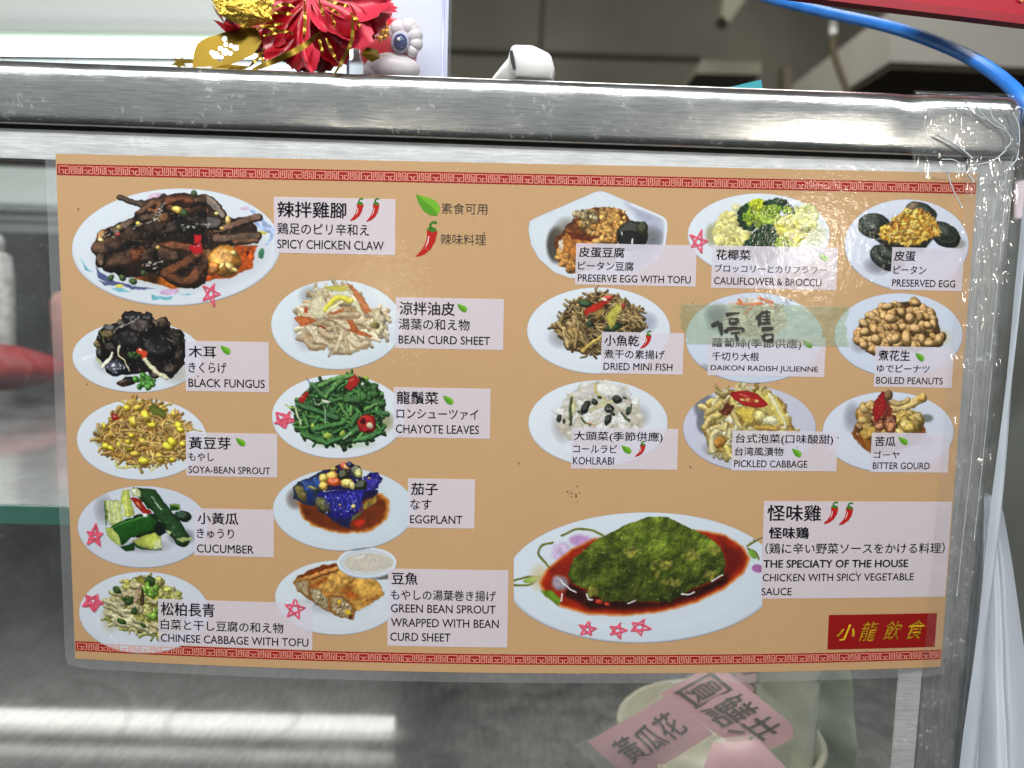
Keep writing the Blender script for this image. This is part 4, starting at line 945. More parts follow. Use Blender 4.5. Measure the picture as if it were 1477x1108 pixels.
        for i, sel in sels:
            if not sel.any(): continue
            Q = np.stack([idx[:-1, :-1], idx[1:, :-1], idx[1:, 1:], idx[:-1, 1:]], -1)[sel]
            u, inv = np.unique(Q.ravel(), return_inverse=True)
            o = mesh(names[i-1], P3[u], inv.reshape(-1, 4).astype(np.int32), M_print, par, True, Cf[u])
            if i == 1:
                par = o
                if label: o['label'] = label

# 1 chicken claws
p = Pic(95, 262, 415, 450, 4.616, 1.6)
p.plate(735, 437, 697, 392, -.03)
p.shadow(760, 470, 620, 290, .22)
for q in [[(200, 560), (250, 620), (330, 660), (420, 690), (300, 690), (220, 640)], [(300, 660), (450, 700), (590, 710), (440, 720)], [(215, 655), (330, 690), (260, 690)]]: p.poly(q, (92, 100, 150), 1, 8, .2)
p.ell(355, 697, 26, 13, 0, (225, 215, 90), 1, 0, .9); p.poly([(300, 705), (380, 715), (430, 745), (340, 735)], (120, 185, 205), 1, 8); p.poly([(90, 505), (130, 560), (175, 605), (130, 590)], (120, 180, 205), 1, 8)
p.poly([(570, 750), (640, 770), (720, 765), (690, 785), (580, 785)], (110, 180, 195), 1, 8); p.ell(690, 735, 70, 22, -.1, (215, 180, 215), 1, 0, .95); p.ell(590, 98, 50, 16, -.3, (220, 190, 215), 1, 0, .95)
p.poly([(760, 750), (860, 742), (800, 758)], (120, 190, 200), 1, 6); p.ell(1195, 180, 34, 14, .1, (215, 195, 220), 1, 0, .95)
for q in [[(1230, 250), (1300, 300), (1370, 350), (1340, 420)], [(1330, 280), (1380, 320), (1370, 370)], [(1240, 200), (1290, 240), (1330, 300)]]: p.stroke(q, 22, (165, 185, 225), 1, 0, .95, .3)
p.ell(1310, 338, 30, 12, .2, (205, 200, 80), 1, 0, .9); p.ell(1305, 480, 18, 36, .3, (70, 130, 95), 1, 0, .8)
p.poly([(450, 650), (560, 590), (720, 640), (760, 715), (700, 712), (600, 680)], (228, 140, 30), 2, 10, .2, tex=.3); p.poly([(1130, 430), (1275, 425), (1235, 575), (1110, 640), (915, 665), (930, 620)], (196, 82, 22), 2, 8, .3, tex=.3)
p.poly([(185, 430), (235, 330), (300, 300), (450, 235), (490, 180), (560, 130), (640, 100), (800, 85), (900, 100), (985, 125), (1040, 200), (1110, 245), (1200, 240), (1270, 300), (1282, 410), (1150, 430), (1000, 450), (960, 600), (920, 680), (850, 715), (740, 710), (640, 640), (540, 600), (500, 640), (370, 640), (280, 575), (230, 570), (190, 490)], (40, 28, 20), 2, None, 0, tex=.5, tsc=60)
p.stroke([(360, 105), (420, 128), (500, 150), (600, 130), (650, 105)], 42, (38, 33, 31), 2, 70, .5, .5); p.stroke([(480, 215), (560, 160), (640, 125)], 45, (70, 48, 30), 2, 60, .4, .5)
p.stroke([(680, 135), (770, 105), (850, 125)], 70, (92, 46, 22), 2, 60, .4, .4); p.stroke([(880, 120), (960, 130), (1045, 225)], 62, (48, 32, 20), 2, 90, .35, .5); p.stroke([(690, 180), (800, 200), (930, 190)], 50, (78, 44, 22), 2, 50, .4, .6)
p.stroke([(1000, 330), (1120, 290), (1285, 238)], 52, (66, 34, 18), 2, 60, .4, .5); p.stroke([(1270, 360), (1100, 380), (1000, 380)], 66, (55, 31, 16), 2, 50, .4, .5); p.stroke([(1260, 395), (1130, 400)], 40, (80, 46, 20), 2, 40, .45, .4)
p.stroke([(640, 330), (760, 290), (880, 275), (1000, 285)], 90, (24, 19, 17), 2, 75, .45, .5, p=10); p.stroke([(320, 330), (420, 285), (520, 240), (620, 240)], 52, (36, 30, 24), 2, 100, .4, .5)
p.stroke([(230, 450), (330, 420), (450, 360), (610, 300)], 120, (58, 44, 32), 2, 60, .45, .6, p=9); p.stroke([(300, 540), (400, 520), (480, 480)], 130, (66, 50, 38), 2, 40, .5, .6)
p.stroke([(640, 440), (740, 430), (830, 450)], 60, (96, 56, 26), 2, 50, .4, .5); p.stroke([(520, 500), (620, 480), (720, 500)], 100, (52, 36, 22), 2, 60, .4, .7)
p.stroke([(900, 470), (800, 540), (660, 615)], 66, (96, 54, 25), 2, 45, .45, .4); p.stroke([(940, 480), (900, 580), (830, 670)], 74, (84, 48, 22), 2, 50, .45, .4); p.stroke([(700, 640), (790, 670), (870, 650)], 70, (80, 46, 20), 2, 50, .4, .5)
p.stroke([(600, 420), (560, 560)], 40, (45, 33, 20), 2, 60, .4, .6); p.ell(235, 520, 42, 52, .2, (56, 44, 34), 2, 80); p.ell(240, 545, 24, 26, 0, (40, 32, 28), 2, 120)
p.ell(1055, 530, 112, 108, .2, (172, 112, 34), 2, 60, .55, .5); p.ell(1095, 570, 40, 24, .6, (200, 165, 80), 2, 80, .6); p.ell(985, 580, 40, 50, .5, (180, 100, 25), 2, 60, .5, .3)
for q in [(1120, 480, 26, 18), (1040, 560, 16, 30), (1130, 590, 24, 14)]: p.ell(*q, .5, (205, 160, 75), 2, 90, .6)
p.ell(472, 498, 42, 58, .3, (104, 58, 28), 2, 40, .5); p.stroke([(620, 150), (600, 200), (560, 190)], 26, (120, 74, 32), 2, 70, .5); p.ell(655, 245, 36, 40, .3, (110, 76, 38), 2, 70, .5); p.ell(240, 365, 34, 44, .3, (124, 94, 52), 2, 120, .5, .5)
p.mott(.35, 40); p.mott(.2, 14, seed=4); p.C = np.where((p.I == 2)[..., None] & (p.X < 940)[..., None], p.C*np.array([.66, .55, .47])*(.36+.95*np.clip((fbm(p.X, p.Y, 120, 31, 3)-.36)/.24, 0, 1))[..., None], p.C)
for q in [[(650, 150), (600, 260)], [(740, 310), (980, 280)], [(230, 380), (430, 330), (600, 250)], [(520, 560), (640, 540)]]:
    for k in range(22):
        t = p.r.uniform(0, 1); a, b = np.array(q[0]), np.array(q[-1]); c = a+(b-a)*t+p.r.normal(0, 13, 2); p.ell(c[0], c[1], p.r.uniform(4, 11), p.r.uniform(2, 4), p.r.uniform(-.9, -.1), (205, 200, 190), None, 0, .95, 0)
p.spray([(230, 400), (600, 200), (1000, 200), (1250, 330), (900, 640), (500, 620)], 150, (150, 125, 95), (2, 4), None, 0, 40)
for q in [(740, 185, 36, 20, (238, 195, 80)), (1080, 255, 17, 28, (225, 185, 95)), (1003, 213, 14, 11, (235, 210, 120)), (485, 277, 18, 14, (225, 190, 70)), (355, 305, 20, 18, (150, 130, 60)), (235, 390, 20, 12, (235, 215, 140)), (615, 440, 16, 14, (190, 140, 70)), (1040, 310, 18, 12, (190, 140, 60))]: p.ell(*q[:4], .1, q[4], 3, 60, .6)
p.poly([(845, 352), (902, 350), (906, 410), (850, 414)], (206, 26, 36), 3, None, .2); p.poly([(822, 432), (905, 412), (912, 470), (860, 480), (820, 455)], (196, 24, 34), 3, None, .2); p.ell(348, 352, 16, 14, 0, (170, 40, 40), 3); p.spray([(880, 430), (30, 20)], 6, (255, 190, 190), (2, 4))
for q in [(855, 82, 26, 20), (790, 212, 34, 30), (518, 610, 22, 22), (448, 668, 26, 22), (380, 640, 26, 20), (300, 640, 20, 26)]: p.ell(*q, .6, (44, 66, 26), 3, 40, .5, .4)
p.poly([(1190, 470), (1215, 450), (1228, 470), (1205, 505)], (92, 22, 14), 3)
p.finish('oval plate of dark braised chicken claws at the top left')

# 2 black fungus
p = Pic(95, 440, 290, 572, 7.774)
p.plate(805, 580, 735, 405); p.poly([(170, 600), (340, 530), (330, 560), (200, 620)], (238, 243, 248), 1, 30)
p.shadow(1250, 760, 200, 150, .25, (150, 140, 120)); p.shadow(500, 640, 200, 160, .2)
FG = [(330, 430), (370, 290), (450, 220), (600, 190), (650, 110), (770, 60), (870, 90), (960, 110), (1000, 170), (1050, 140), (1160, 170), (1180, 260), (1270, 270), (1340, 400), (1335, 680), (1230, 770), (1180, 835), (1060, 790), (950, 760), (700, 790), (500, 790), (440, 690), (350, 590)]
p.poly(FG, (26, 18, 15), 2, None, 0, tex=.5, tsc=70)
for q in [(740, 130, 120, 75, .1, (52, 48, 50)), (920, 140, 60, 60, .3, (46, 40, 40)), (1090, 210, 85, 75, .2, (62, 42, 24)), (1230, 340, 95, 80, .4, (70, 54, 34)), (1250, 420, 70, 60, .4, (64, 48, 30)), (490, 260, 80, 45, .2, (58, 54, 56)), (470, 330, 80, 50, .1, (84, 60, 22)), (620, 210, 60, 50, .6, (60, 52, 36)), (350, 445, 40, 40, 0, (105, 84, 42)), (370, 530, 40, 60, .2, (60, 54, 46)), (520, 480, 100, 60, .2, (52, 42, 38)), (1000, 230, 50, 60, .4, (70, 50, 30)), (1280, 560, 60, 110, .1, (50, 34, 20)), (1170, 720, 90, 70, .2, (44, 28, 20)), (560, 710, 130, 90, .1, (30, 32, 44)), (850, 250, 160, 110, .1, (36, 24, 20)), (700, 400, 200, 120, .1, (22, 16, 14)), (1050, 480, 200, 150, .2, (16, 13, 14)), (680, 860, 110, 50, -.2, (42, 30, 20)), (1000, 780, 60, 40, 0, (40, 28, 20))]: p.ell(*q[:5], q[5], 2, 60, .45, .5, p=14)
p.stroke([(540, 300), (620, 240), (740, 200), (830, 130)], 16, (150, 146, 142), 2, 60, .6, .5); p.stroke([(380, 300), (420, 350), (435, 430)], 14, (120, 130, 60), 2, 30, .6); p.ell(750, 160, 30, 30, 0, (150, 150, 150), 2, 60, .6); p.ell(752, 160, 17, 17, 0, (50, 46, 46), 2, 0, .8); p.stroke([(1050, 340), (1150, 390), (1280, 470)], 12, (140, 124, 100), 2, 40, .6, .4); p.poly([(570, 880), (700, 850), (720, 900), (640, 920)], (50, 32, 20), 2)
p.mott(.3, 60); p.mott(.2, 18, seed=6); p.C = np.where((p.I == 2)[..., None], p.C*(.32+.6*np.clip((fbm(p.X, p.Y, 150, 31, 3)-.36)/.24, 0, 1))[..., None], p.C)
p.spray(FG, 70, (205, 208, 220), (2.5, 6), None, 0, 30); p.spray([(560, 700), (100, 70)], 16, (235, 238, 250), (4, 9), None, 0, 10); p.ell(535, 675, 14, 20, .1, (245, 246, 250), None, 0, .95, 0)
p.stroke([(405, 690), (470, 630), (520, 545)], 30, (228, 226, 205), 3, 30, .65, .1); p.stroke([(610, 460), (590, 560), (660, 620), (720, 740)], 26, (205, 195, 165), 3, 30, .6, .2, .5); p.stroke([(890, 610), (960, 700), (1050, 760), (1140, 825)], 46, (214, 208, 172), 3, 30, .6, .2)
p.poly([(790, 490), (830, 470), (910, 530), (900, 590), (860, 610), (780, 530)], (212, 72, 38), 3, None, .2); p.ell(835, 500, 20, 10, .5, (255, 230, 220), 3, 0, .95, 0); p.poly([(345, 590), (400, 680), (380, 670), (340, 610)], (170, 190, 70), 3)
p.chunks([(750, 840), (890, 770), (1000, 850), (990, 940), (800, 920)], 26, 36, [(60, 128, 34), (80, 150, 44), (44, 100, 26)], 3, 50, .5, .5); p.chunks([(760, 580), (60, 40)], 8, 26, [(40, 70, 24), (30, 54, 22)], 3, 30)
p.finish('plate of glossy black fungus with bean sprouts and a red chili piece')

# 3 soya bean sprouts
p = Pic(105, 565, 300, 697, 7.774)
p.plate(775, 535, 733, 460)
p.shadow(340, 500, 120, 150, .6, (140, 130, 80)); p.shadow(1180, 640, 160, 150, .3, (190, 170, 120))
R = [(330, 560), (300, 420), (420, 330), (500, 220), (620, 110), (800, 100), (960, 140), (1060, 240), (1200, 320), (1270, 440), (1260, 620), (1180, 740), (960, 800), (760, 820), (560, 770), (420, 690)]
p.poly(R, (128, 86, 30), 2, 14, 0, tex=.5, tsc=60)
p.cd = .7; p.em = .4; p.strands(R, 260, 220, 25, [(198, 156, 76), (180, 136, 60), (214, 178, 98), (160, 116, 46), (190, 150, 84)], 2, 25, .9, .45, .2, cast=1)
p.strands([(1150, 330), (1380, 420), (1340, 440), (1150, 420)], 8, 240, 22, [(196, 160, 80)], 2, 20, .2, .5, .2, .4, .25, .3)
p.stroke([(480, 780), (500, 850), (600, 850), (740, 830)], 26, (206, 200, 100), 2, 20, .6, .2); p.stroke([(520, 120), (600, 125), (680, 90), (790, 110)], 16, (196, 186, 90), 2, 20, .6); p.stroke([(880, 880), (930, 850), (950, 800)], 20, (200, 190, 100), 2, 10, .7)
for q in [(360, 610, 40, .6), (425, 630, 36, .3), (600, 180, 42, .2), (735, 175, 46, .1), (680, 330, 62, 1.4), (820, 265, 58, 1.2), (1190, 380, 52, .9), (1215, 420, 38, .4), (1120, 560, 52, .5), (1065, 615, 56, .3), (800, 565, 48, .4), (640, 615, 44, .2), (610, 560, 38, 1.3), (520, 580, 46, 1.2), (700, 690, 50, .2), (800, 775, 56, .3), (975, 745, 56, 1.1), (1120, 755, 46, .2), (650, 490, 36, .4), (430, 470, 38, 1.2), (890, 370, 40, .1), (1010, 185, 40, .3), (1120, 250, 36, .8), (345, 380, 34, 1.2), (1230, 590, 30, .4)]:
    c = (236, 214, 44) if p.r.rand() < .7 else (220, 186, 60); q = (q[0], q[1], q[2]*1.12, q[3]); p.ell(q[0]+6, q[1]+10, q[2], q[2]*.66, q[3], (110, 74, 20), 2, 0, .9); p.ell(q[0], q[1], q[2], q[2]*.64, q[3], c, 2, 45, .55, .12)
p.strands(R, 14, 240, 18, [(214, 178, 98), (200, 160, 80)], 2, 30, .9, .5, .2, cast=1)
p.mott(.15, 30); p.spray(R, 40, (250, 235, 170), (2, 5), None)
p.poly([(850, 170), (910, 120), (1050, 250), (1040, 290), (900, 260)], (104, 112, 40), 3, None, .3, tex=.3); p.poly([(425, 245), (500, 250), (530, 300), (440, 320)], (168, 34, 30), 3, None, .3); p.ell(470, 275, 16, 8, .2, (230, 160, 150), 3, 0, .9, 0)
p.finish('plate of yellow soya bean sprouts')

# 4 cucumber
p = Pic(105, 692, 300, 824, 7.774)
p.plate(790, 530, 738, 462, 0, (206, 212, 224)); p.em = .3; p.shadow(1220, 640, 180, 110, .55, (120, 122, 130)); p.shadow(350, 330, 130, 190, .3); p.shadow(820, 740, 330, 90, .3)
G1, G2, PL = (24, 66, 20), (34, 92, 28), (196, 206, 120)
p.poly([(680, 80), (900, 110), (900, 240), (760, 260)], (34, 60, 26), 2, None, .3); p.poly([(1080, 260), (1190, 270), (1200, 340), (1110, 350)], (120, 150, 60), 2, None, .2); p.poly([(1090, 280), (1170, 300), (1170, 350), (1100, 350)], G1, 2); p.ell(1240, 410, 95, 62, .1, (22, 46, 24), 2, 40); p.poly([(680, 400), (960, 380), (1060, 600), (960, 640), (700, 660)], (12, 22, 14), 2)
p.poly([(360, 240), (530, 220), (560, 470), (500, 530), (400, 500), (365, 380)], (186, 200, 118), 2, None, .25, 14, .25, 20, (.12, -.05)); p.poly([(360, 250), (372, 250), (385, 500), (370, 520)], (60, 100, 40), 2)
for x in (400, 440, 490): p.stroke([(x, 250), (x+8, 360), (x+14, 480)], 20, (226, 228, 178), 2, 10, .75, .2)
p.poly([(560, 110), (640, 110), (660, 260), (690, 380), (640, 430), (560, 410), (540, 280)], (196, 206, 96), 2, None, .25, 14, .2, 24, (-.1, 0)); p.poly([(545, 280), (580, 270), (590, 380), (560, 410)], (214, 222, 190), 2, 8); p.stroke([(600, 120), (610, 260), (620, 400)], 30, (214, 216, 110), 2, 20, .7)
p.poly([(640, 100), (720, 85), (770, 140), (770, 190), (680, 190)], (206, 214, 160), 2, None, .25, 12, .25); p.poly([(650, 110), (720, 100), (700, 170)], (230, 234, 216), 2, 8)
p.poly([(370, 540), (430, 520), (520, 730), (480, 720), (390, 640)], (176, 190, 96), 2, None, .2); p.poly([(520, 740), (700, 720), (680, 790), (600, 800)], G1, 2, None, .3)
p.stroke([(860, 190), (980, 330), (1110, 500), (1230, 660)], 180, (24, 60, 22), 2, 14, .5, .2, p=10); p.poly([(1150, 660), (1340, 640), (1330, 670), (1220, 700)], (176, 192, 120), 2, None, .2); p.stroke([(880, 190), (940, 270), (1000, 340)], 14, (120, 160, 120), 2, 60, .7, .3); p.poly([(1050, 560), (1110, 590), (1090, 620)], (196, 206, 140), 2)
p.poly([(410, 520), (620, 440), (880, 390), (970, 470), (900, 560), (700, 640), (540, 730), (480, 640)], (28, 84, 24), 2, None, .35, 26, .2, 40, (-.05, -.12)); p.poly([(415, 525), (450, 530), (520, 640), (530, 730), (480, 720), (430, 620)], (186, 200, 108), 2, None, .2, 8, .25)
p.stroke([(470, 530), (650, 465), (860, 410)], 22, (58, 122, 46), 2, 20, .7, .3)
p.poly([(670, 690), (800, 630), (920, 580), (1000, 640), (1000, 760), (880, 780), (740, 740)], (196, 206, 92), 2, None, .3, 22, .15, 40, (.05, -.1)); p.poly([(900, 700), (990, 660), (990, 760), (900, 775)], (214, 220, 160), 2, 20); p.poly([(680, 700), (740, 745), (890, 785), (1000, 770), (995, 785), (850, 795), (700, 760)], (30, 64, 24), 2)
p.mott(.12, 24); p.spray([(850, 170), (1240, 640), (1100, 640), (820, 300)], 24, (170, 200, 170), (2, 5), None)
p.poly([(650, 205), (720, 205), (860, 340), (880, 380), (820, 390), (700, 300)], (168, 34, 22), 3, None, .3, 14, .25); p.ell(740, 290, 50, 16, .7, (206, 110, 70), 3, 20, .8); p.ell(820, 398, 30, 22, .2, (232, 232, 228), 3, 20, .8)
p.finish('plate of smashed green cucumber')

# 5 cabbage with tofu
p = Pic(105, 820, 300, 952, 7.774)
p.plate(800, 495, 733, 462, 0, (212, 218, 228)); p.em = .4; p.cd = .7; p.stroke([(220, 470), (350, 660), (500, 850)], 10, (236, 240, 245), 1, 0, .95, 0); p.shadow(420, 560, 120, 200, .25, (170, 160, 110))
R = [(360, 470), (400, 340), (480, 240), (600, 160), (760, 70), (920, 100), (1040, 180), (1160, 240), (1230, 330), (1200, 700), (960, 770), (700, 720), (500, 640), (360, 560)]
p.poly(R, (120, 116, 50), 2, 12, 0, tex=.5, tsc=60)
p.strands(R, 150, 150, 30, [(206, 200, 130), (188, 184, 96), (214, 206, 150), (150, 156, 70)], 2, 20, .6, .5, .3, cast=1)
p.chunks(R, 22, 52, [(206, 196, 80), (190, 190, 90), (216, 210, 120)], 2, 20, .55, .5)
for q in [(500, 280, .3), (560, 260, .9), (640, 260, .2), (700, 180, .4), (700, 300, 1.1), (560, 400, .5), (480, 510, .6), (520, 460, 1.0), (750, 460, 1.5), (890, 370, .2), (900, 690, .1), (400, 500, .8), (930, 620, .5), (690, 430, .4)]:
    a = q[2]; c, s_ = math.cos(a), math.sin(a); w_, h_ = p.r.uniform(36, 60), p.r.uniform(26, 40); P4 = [(q[0]+c*u*w_-s_*v*h_, q[1]+s_*u*w_+c*v*h_) for u, v in ((-1, -1), (1, -1), (1, 1), (-1, 1))]
    p.poly([(x+5, y+12) for x, y in P4], (70, 56, 26), 2); p.poly(P4, (206, 194, 150), 2, None, .2, 8, .35, 16)
p.strands([(400, 300), (900, 700), (500, 640)], 14, 220, 36, [(214, 206, 160), (198, 190, 140)], 2, 20, .3, .55, .2, 0, .6, .9, cast=1)
p.mott(.2, 20); p.spray(R, 50, (70, 50, 30), (2, 4), None)
for q in [(880, 140, 60, 50), (500, 240, 50, 40), (640, 360, 46, 56), (580, 330, 36, 30), (690, 480, 36, 44), (560, 590, 60, 30), (780, 640, 40, 26), (850, 160, 60, 30)]: p.ell(*q, .4, (50, 82, 34), 3, 20, .5, .5)
p.chunks([(860, 250), (90, 70)], 12, 44, [(104, 152, 44), (126, 170, 60), (84, 130, 36)], 3, 30, .5, .4); p.chunks([(890, 500), (60, 60)], 7, 40, [(126, 170, 60), (104, 150, 50)], 3, 30, .55, .4); p.stroke([(720, 250), (710, 380)], 40, (176, 140, 110), 3, 30, .5); p.stroke([(770, 250), (780, 400)], 40, (60, 40, 24), 3, 20, .5)
p.finish('plate of chinese cabbage with diced tofu')

# 6 bean curd sheet
p = Pic(385, 400, 600, 538, 7.385)
p.plate(745, 508, 703, 480, 0, (216, 226, 232)); p.em = .25; p.cd = .78; p.shadow(420, 560, 160, 260, .3, (150, 140, 150)); p.shadow(480, 200, 160, 130, .3)
R = [(380, 540), (340, 430), (430, 300), (500, 180), (620, 110), (820, 90), (960, 180), (1080, 330), (1200, 330), (1250, 470), (1220, 620), (1060, 720), (860, 800), (720, 780), (620, 720), (460, 730), (400, 640)]
p.poly(R, (176, 146, 104), 2, 16, 0, tex=.3, tsc=50)
BC = [(222, 204, 168), (206, 184, 144), (232, 216, 186), (196, 172, 134)]
p.strands(R, 150, 200, 40, BC, 2, 10, .5, .7, .12, .3, .35, 1.8, cast=1)
for q in [[(400, 560), (420, 660), (500, 740), (600, 730)], [(470, 560), (520, 660), (620, 700)], [(560, 560), (640, 620), (760, 620)], [(800, 580), (760, 680), (740, 780)], [(830, 600), (850, 700), (860, 780)], [(880, 640), (960, 720), (1060, 700)], [(640, 420), (760, 460), (860, 540)], [(660, 400), (800, 400), (960, 400)], [(960, 470), (1060, 500), (1090, 540)]]:
    p.stroke([(x+2, y+26) for x, y in q], 42, (160, 132, 96), 2, 0, .85, .2, flat=.8); p.stroke(q, 46, BC[p.r.randint(4)], 2, 10, .7, .12, .2, flat=.6)
p.chunks([(1160, 300), (1240, 460), (1210, 620), (1160, 560)], 10, 42, [(222, 208, 170), (206, 190, 150)], 2, 10, .6, .3)
p.poly([(490, 190), (590, 190), (640, 280), (600, 420), (560, 450), (480, 400), (440, 300)], (222, 212, 176), 2, None, .2, 12, .2, 30); p.poly([(500, 140), (640, 110), (660, 190), (560, 200)], (206, 190, 150), 2, None, .2, 12, .3); p.poly([(680, 150), (860, 150), (910, 210), (700, 190)], (232, 230, 206), 2, None, .15)
p.poly([(880, 250), (990, 260), (1030, 380), (960, 350)], (226, 218, 176), 2, None, .2)
p.mott(.1, 24); p.spray(R, 30, (90, 70, 50), (2, 4), None)
p.poly([(610, 100), (740, 85), (880, 100), (850, 150), (700, 150)], (206, 196, 84), 3, None, .15); p.stroke([(630, 350), (690, 260), (760, 220), (900, 250)], 56, (222, 210, 66), 3, 20, .7, .1); p.stroke([(650, 370), (720, 310), (800, 265)], 26, (240, 232, 180), 3, 10, .8, .1)
CA = (196, 112, 56)
p.poly([(835, 30), (900, 80), (1020, 220), (1105, 370), (1060, 405), (1010, 330), (930, 190)], CA, 3, None, .2, 12, .25); p.poly([(660, 390), (740, 350), (820, 335), (820, 370), (690, 395), (610, 415)], CA, 3, None, .2); p.poly([(290, 430), (330, 400), (480, 440), (540, 460), (480, 490), (360, 530)], (190, 102, 52), 3, None, .2, 12, .3); p.poly([(385, 320), (430, 310), (440, 380), (390, 370)], (180, 76, 46), 3); p.poly([(840, 450), (930, 460), (980, 560), (1120, 620), (1100, 645), (960, 600), (850, 570), (900, 540)], (186, 96, 46), 3, None, .2, 12, .25); p.ell(1150, 510, 46, 34, .2, (110, 104, 44), 3, 20, .6, .4); p.ell(580, 530, 50, 16, .4, (150, 76, 44), 3, 0, .8)
p.finish('plate of pale bean curd strips with carrot')

# 7 chayote leaves
p = Pic(385, 532, 600, 670, 7.385)
p.plate(765, 510, 715, 450); p.shadow(1260, 560, 120, 130, .5, (150, 150, 110)); p.shadow(800, 810, 420, 50, .25, (160, 180, 120))
R = [(310, 560), (330, 400), (400, 250), (480, 160), (760, 90), (900, 60), (1060, 110), (1160, 210), (1260, 360), (1250, 520), (1220, 680), (1080, 760), (880, 780), (620, 800), (460, 740), (370, 660)]
p.poly(R, (20, 44, 16), 2, 12, 0, tex=.5, tsc=50)
GR = [(30, 82, 26), (44, 106, 32), (24, 66, 22), (62, 124, 42), (34, 88, 34)]; p.em = .5
p.strands(R, 120, 150, 40, [tuple(int(c*.7) for c in g) for g in GR], 2, 30, .5, .35, .3, cast=1)
p.strands(R, 110, 150, 30, GR, 2, 45, .25, .4, .2, cast=1)
for q in [([(560, 190), (720, 110), (920, 70)], 60, (84, 146, 56)), ([(470, 170), (560, 250), (690, 320)], 66, (56, 116, 48)), ([(640, 290), (720, 190), (790, 120)], 66, (76, 140, 54)), ([(680, 350), (800, 320)], 56, (52, 120, 40)), ([(330, 380), (480, 430), (740, 520)], 72, (38, 98, 38)), ([(850, 330), (1000, 340), (1240, 380)], 72, (40, 96, 38)), ([(1080, 240), (1140, 200), (1160, 260)], 60, (44, 96, 36)), ([(900, 600), (950, 500)], 66, (44, 106, 38)), ([(520, 640), (700, 600), (820, 570)], 66, (52, 122, 44)), ([(380, 690), (500, 740), (630, 780)], 62, (50, 118, 40)), ([(650, 790), (800, 740), (970, 650)], 66, (46, 110, 38)), ([(930, 770), (1080, 730)], 62, (60, 134, 50)), ([(1100, 720), (1210, 680)], 70, (44, 104, 40)), ([(390, 480), (440, 620)], 46, (70, 140, 52)), ([(1040, 430), (1160, 380)], 44, (96, 158, 60)), ([(800, 390), (860, 520)], 56, (86, 150, 54)), ([(900, 480), (910, 390)], 40, (90, 150, 60))]:
    p.stroke([(x+3, y+9) for x, y in q[0]], q[1]*.8, (14, 36, 12), 2, 0, .9, 0); p.stroke(q[0], q[1]*.8, tuple(c*.8 for c in q[2]), 2, 40, .45, .25, p=14)
p.chunks([(1080, 240), (90, 80)], 12, 40, [(40, 88, 32), (30, 70, 26)], 2, 30); p.mott(.2, 22)
p.spray(R, 60, (130, 190, 110), (2, 6), None); p.spray(R, 30, (190, 210, 180), (2, 5), None)
for q in [([(500, 320), (545, 380), (580, 340)], 12, (170, 190, 160)), ([(310, 430), (340, 520), (370, 590)], 18, (206, 214, 170)), ([(590, 330), (660, 345)], 30, (206, 212, 190)), ([(610, 400), (625, 500), (620, 580)], 14, (150, 180, 150)), ([(820, 750), (900, 680)], 12, (190, 206, 170)), ([(190, 385), (240, 410), (300, 415)], 14, (170, 190, 90)), ([(420, 115), (450, 150)], 14, (120, 140, 200))]: p.stroke(q[0], q[1], q[2], 2, 20, .7, .1)
for q in [(1050, 100, 40, 18), (490, 610, 20, 26), (650, 710, 50, 30), (810, 690, 24, 30)]: p.ell(*q, .4, (166, 190, 70), 2, 20, .6, .3)
p.poly([(835, 190), (870, 100), (950, 55), (1000, 120), (960, 190), (900, 225), (840, 210)], (176, 36, 32), 3, None, .25, 16, .2); p.stroke([(880, 130), (930, 100)], 12, (226, 120, 100), 3, 0, .9); p.poly([(330, 320), (420, 235), (460, 260), (400, 350), (340, 360)], (172, 36, 30), 3, None, .25); p.ell(375, 300, 10, 8, 0, (220, 160, 90), 3)
p.ell(1065, 590, 106, 100, .2, (150, 18, 20), 3, 60, .5, .15); p.ell(1060, 590, 84, 78, .2, (176, 40, 36), 3, 0, .85, .3); p.ell(1020, 560, 30, 34, .3, (70, 8, 10), 3, 0, .9); p.ell(1096, 608, 36, 32, .2, (226, 206, 170), 3, 20, .7); p.ell(1020, 165, 14, 14, 0, (230, 232, 220), 3)
p.finish('plate of green chayote shoots with red chili slices')

# 8 eggplant
p = Pic(385, 660, 612, 802, 6.714)
p.plate(745, 505, 690, 403, 0, (208, 218, 228)); p.em = .5; p.shadow(280, 400, 110, 120, .6, (120, 110, 110))
S = [(290, 440), (340, 560), (430, 650), (560, 705), (720, 735), (880, 735), (1040, 690), (1150, 600), (1190, 500), (1180, 420), (1110, 345), (800, 350), (400, 400)]
p.poly(S, (196, 120, 40), 4, 22, 0, tex=.1); p.poly([(310, 450), (360, 560), (450, 640), (580, 690), (730, 718), (870, 718), (1020, 675), (1130, 590), (1165, 500), (1150, 420), (1080, 360), (800, 360), (420, 420)], (108, 44, 16), 4, 26, 0, tex=.3, tsc=90)
p.poly([(255, 290), (300, 235), (420, 190), (560, 110), (640, 120), (540, 330), (470, 470), (350, 450), (260, 400)], (34, 44, 66), 2, None, .2, tex=.4); p.poly([(330, 240), (500, 180), (560, 200), (470, 320), (380, 330)], (44, 72, 140), 2, 18, .1, tex=.4); p.ell(335, 350, 46, 90, -.6, (124, 112, 60), 2, 10, .5, .5); p.poly([(380, 350), (460, 330), (450, 440), (400, 450)], (22, 40, 96), 2, 10, tex=.4)
p.poly([(560, 120), (720, 60), (830, 50), (930, 140), (900, 320), (560, 320)], (28, 26, 70), 2, None, .2, tex=.5)
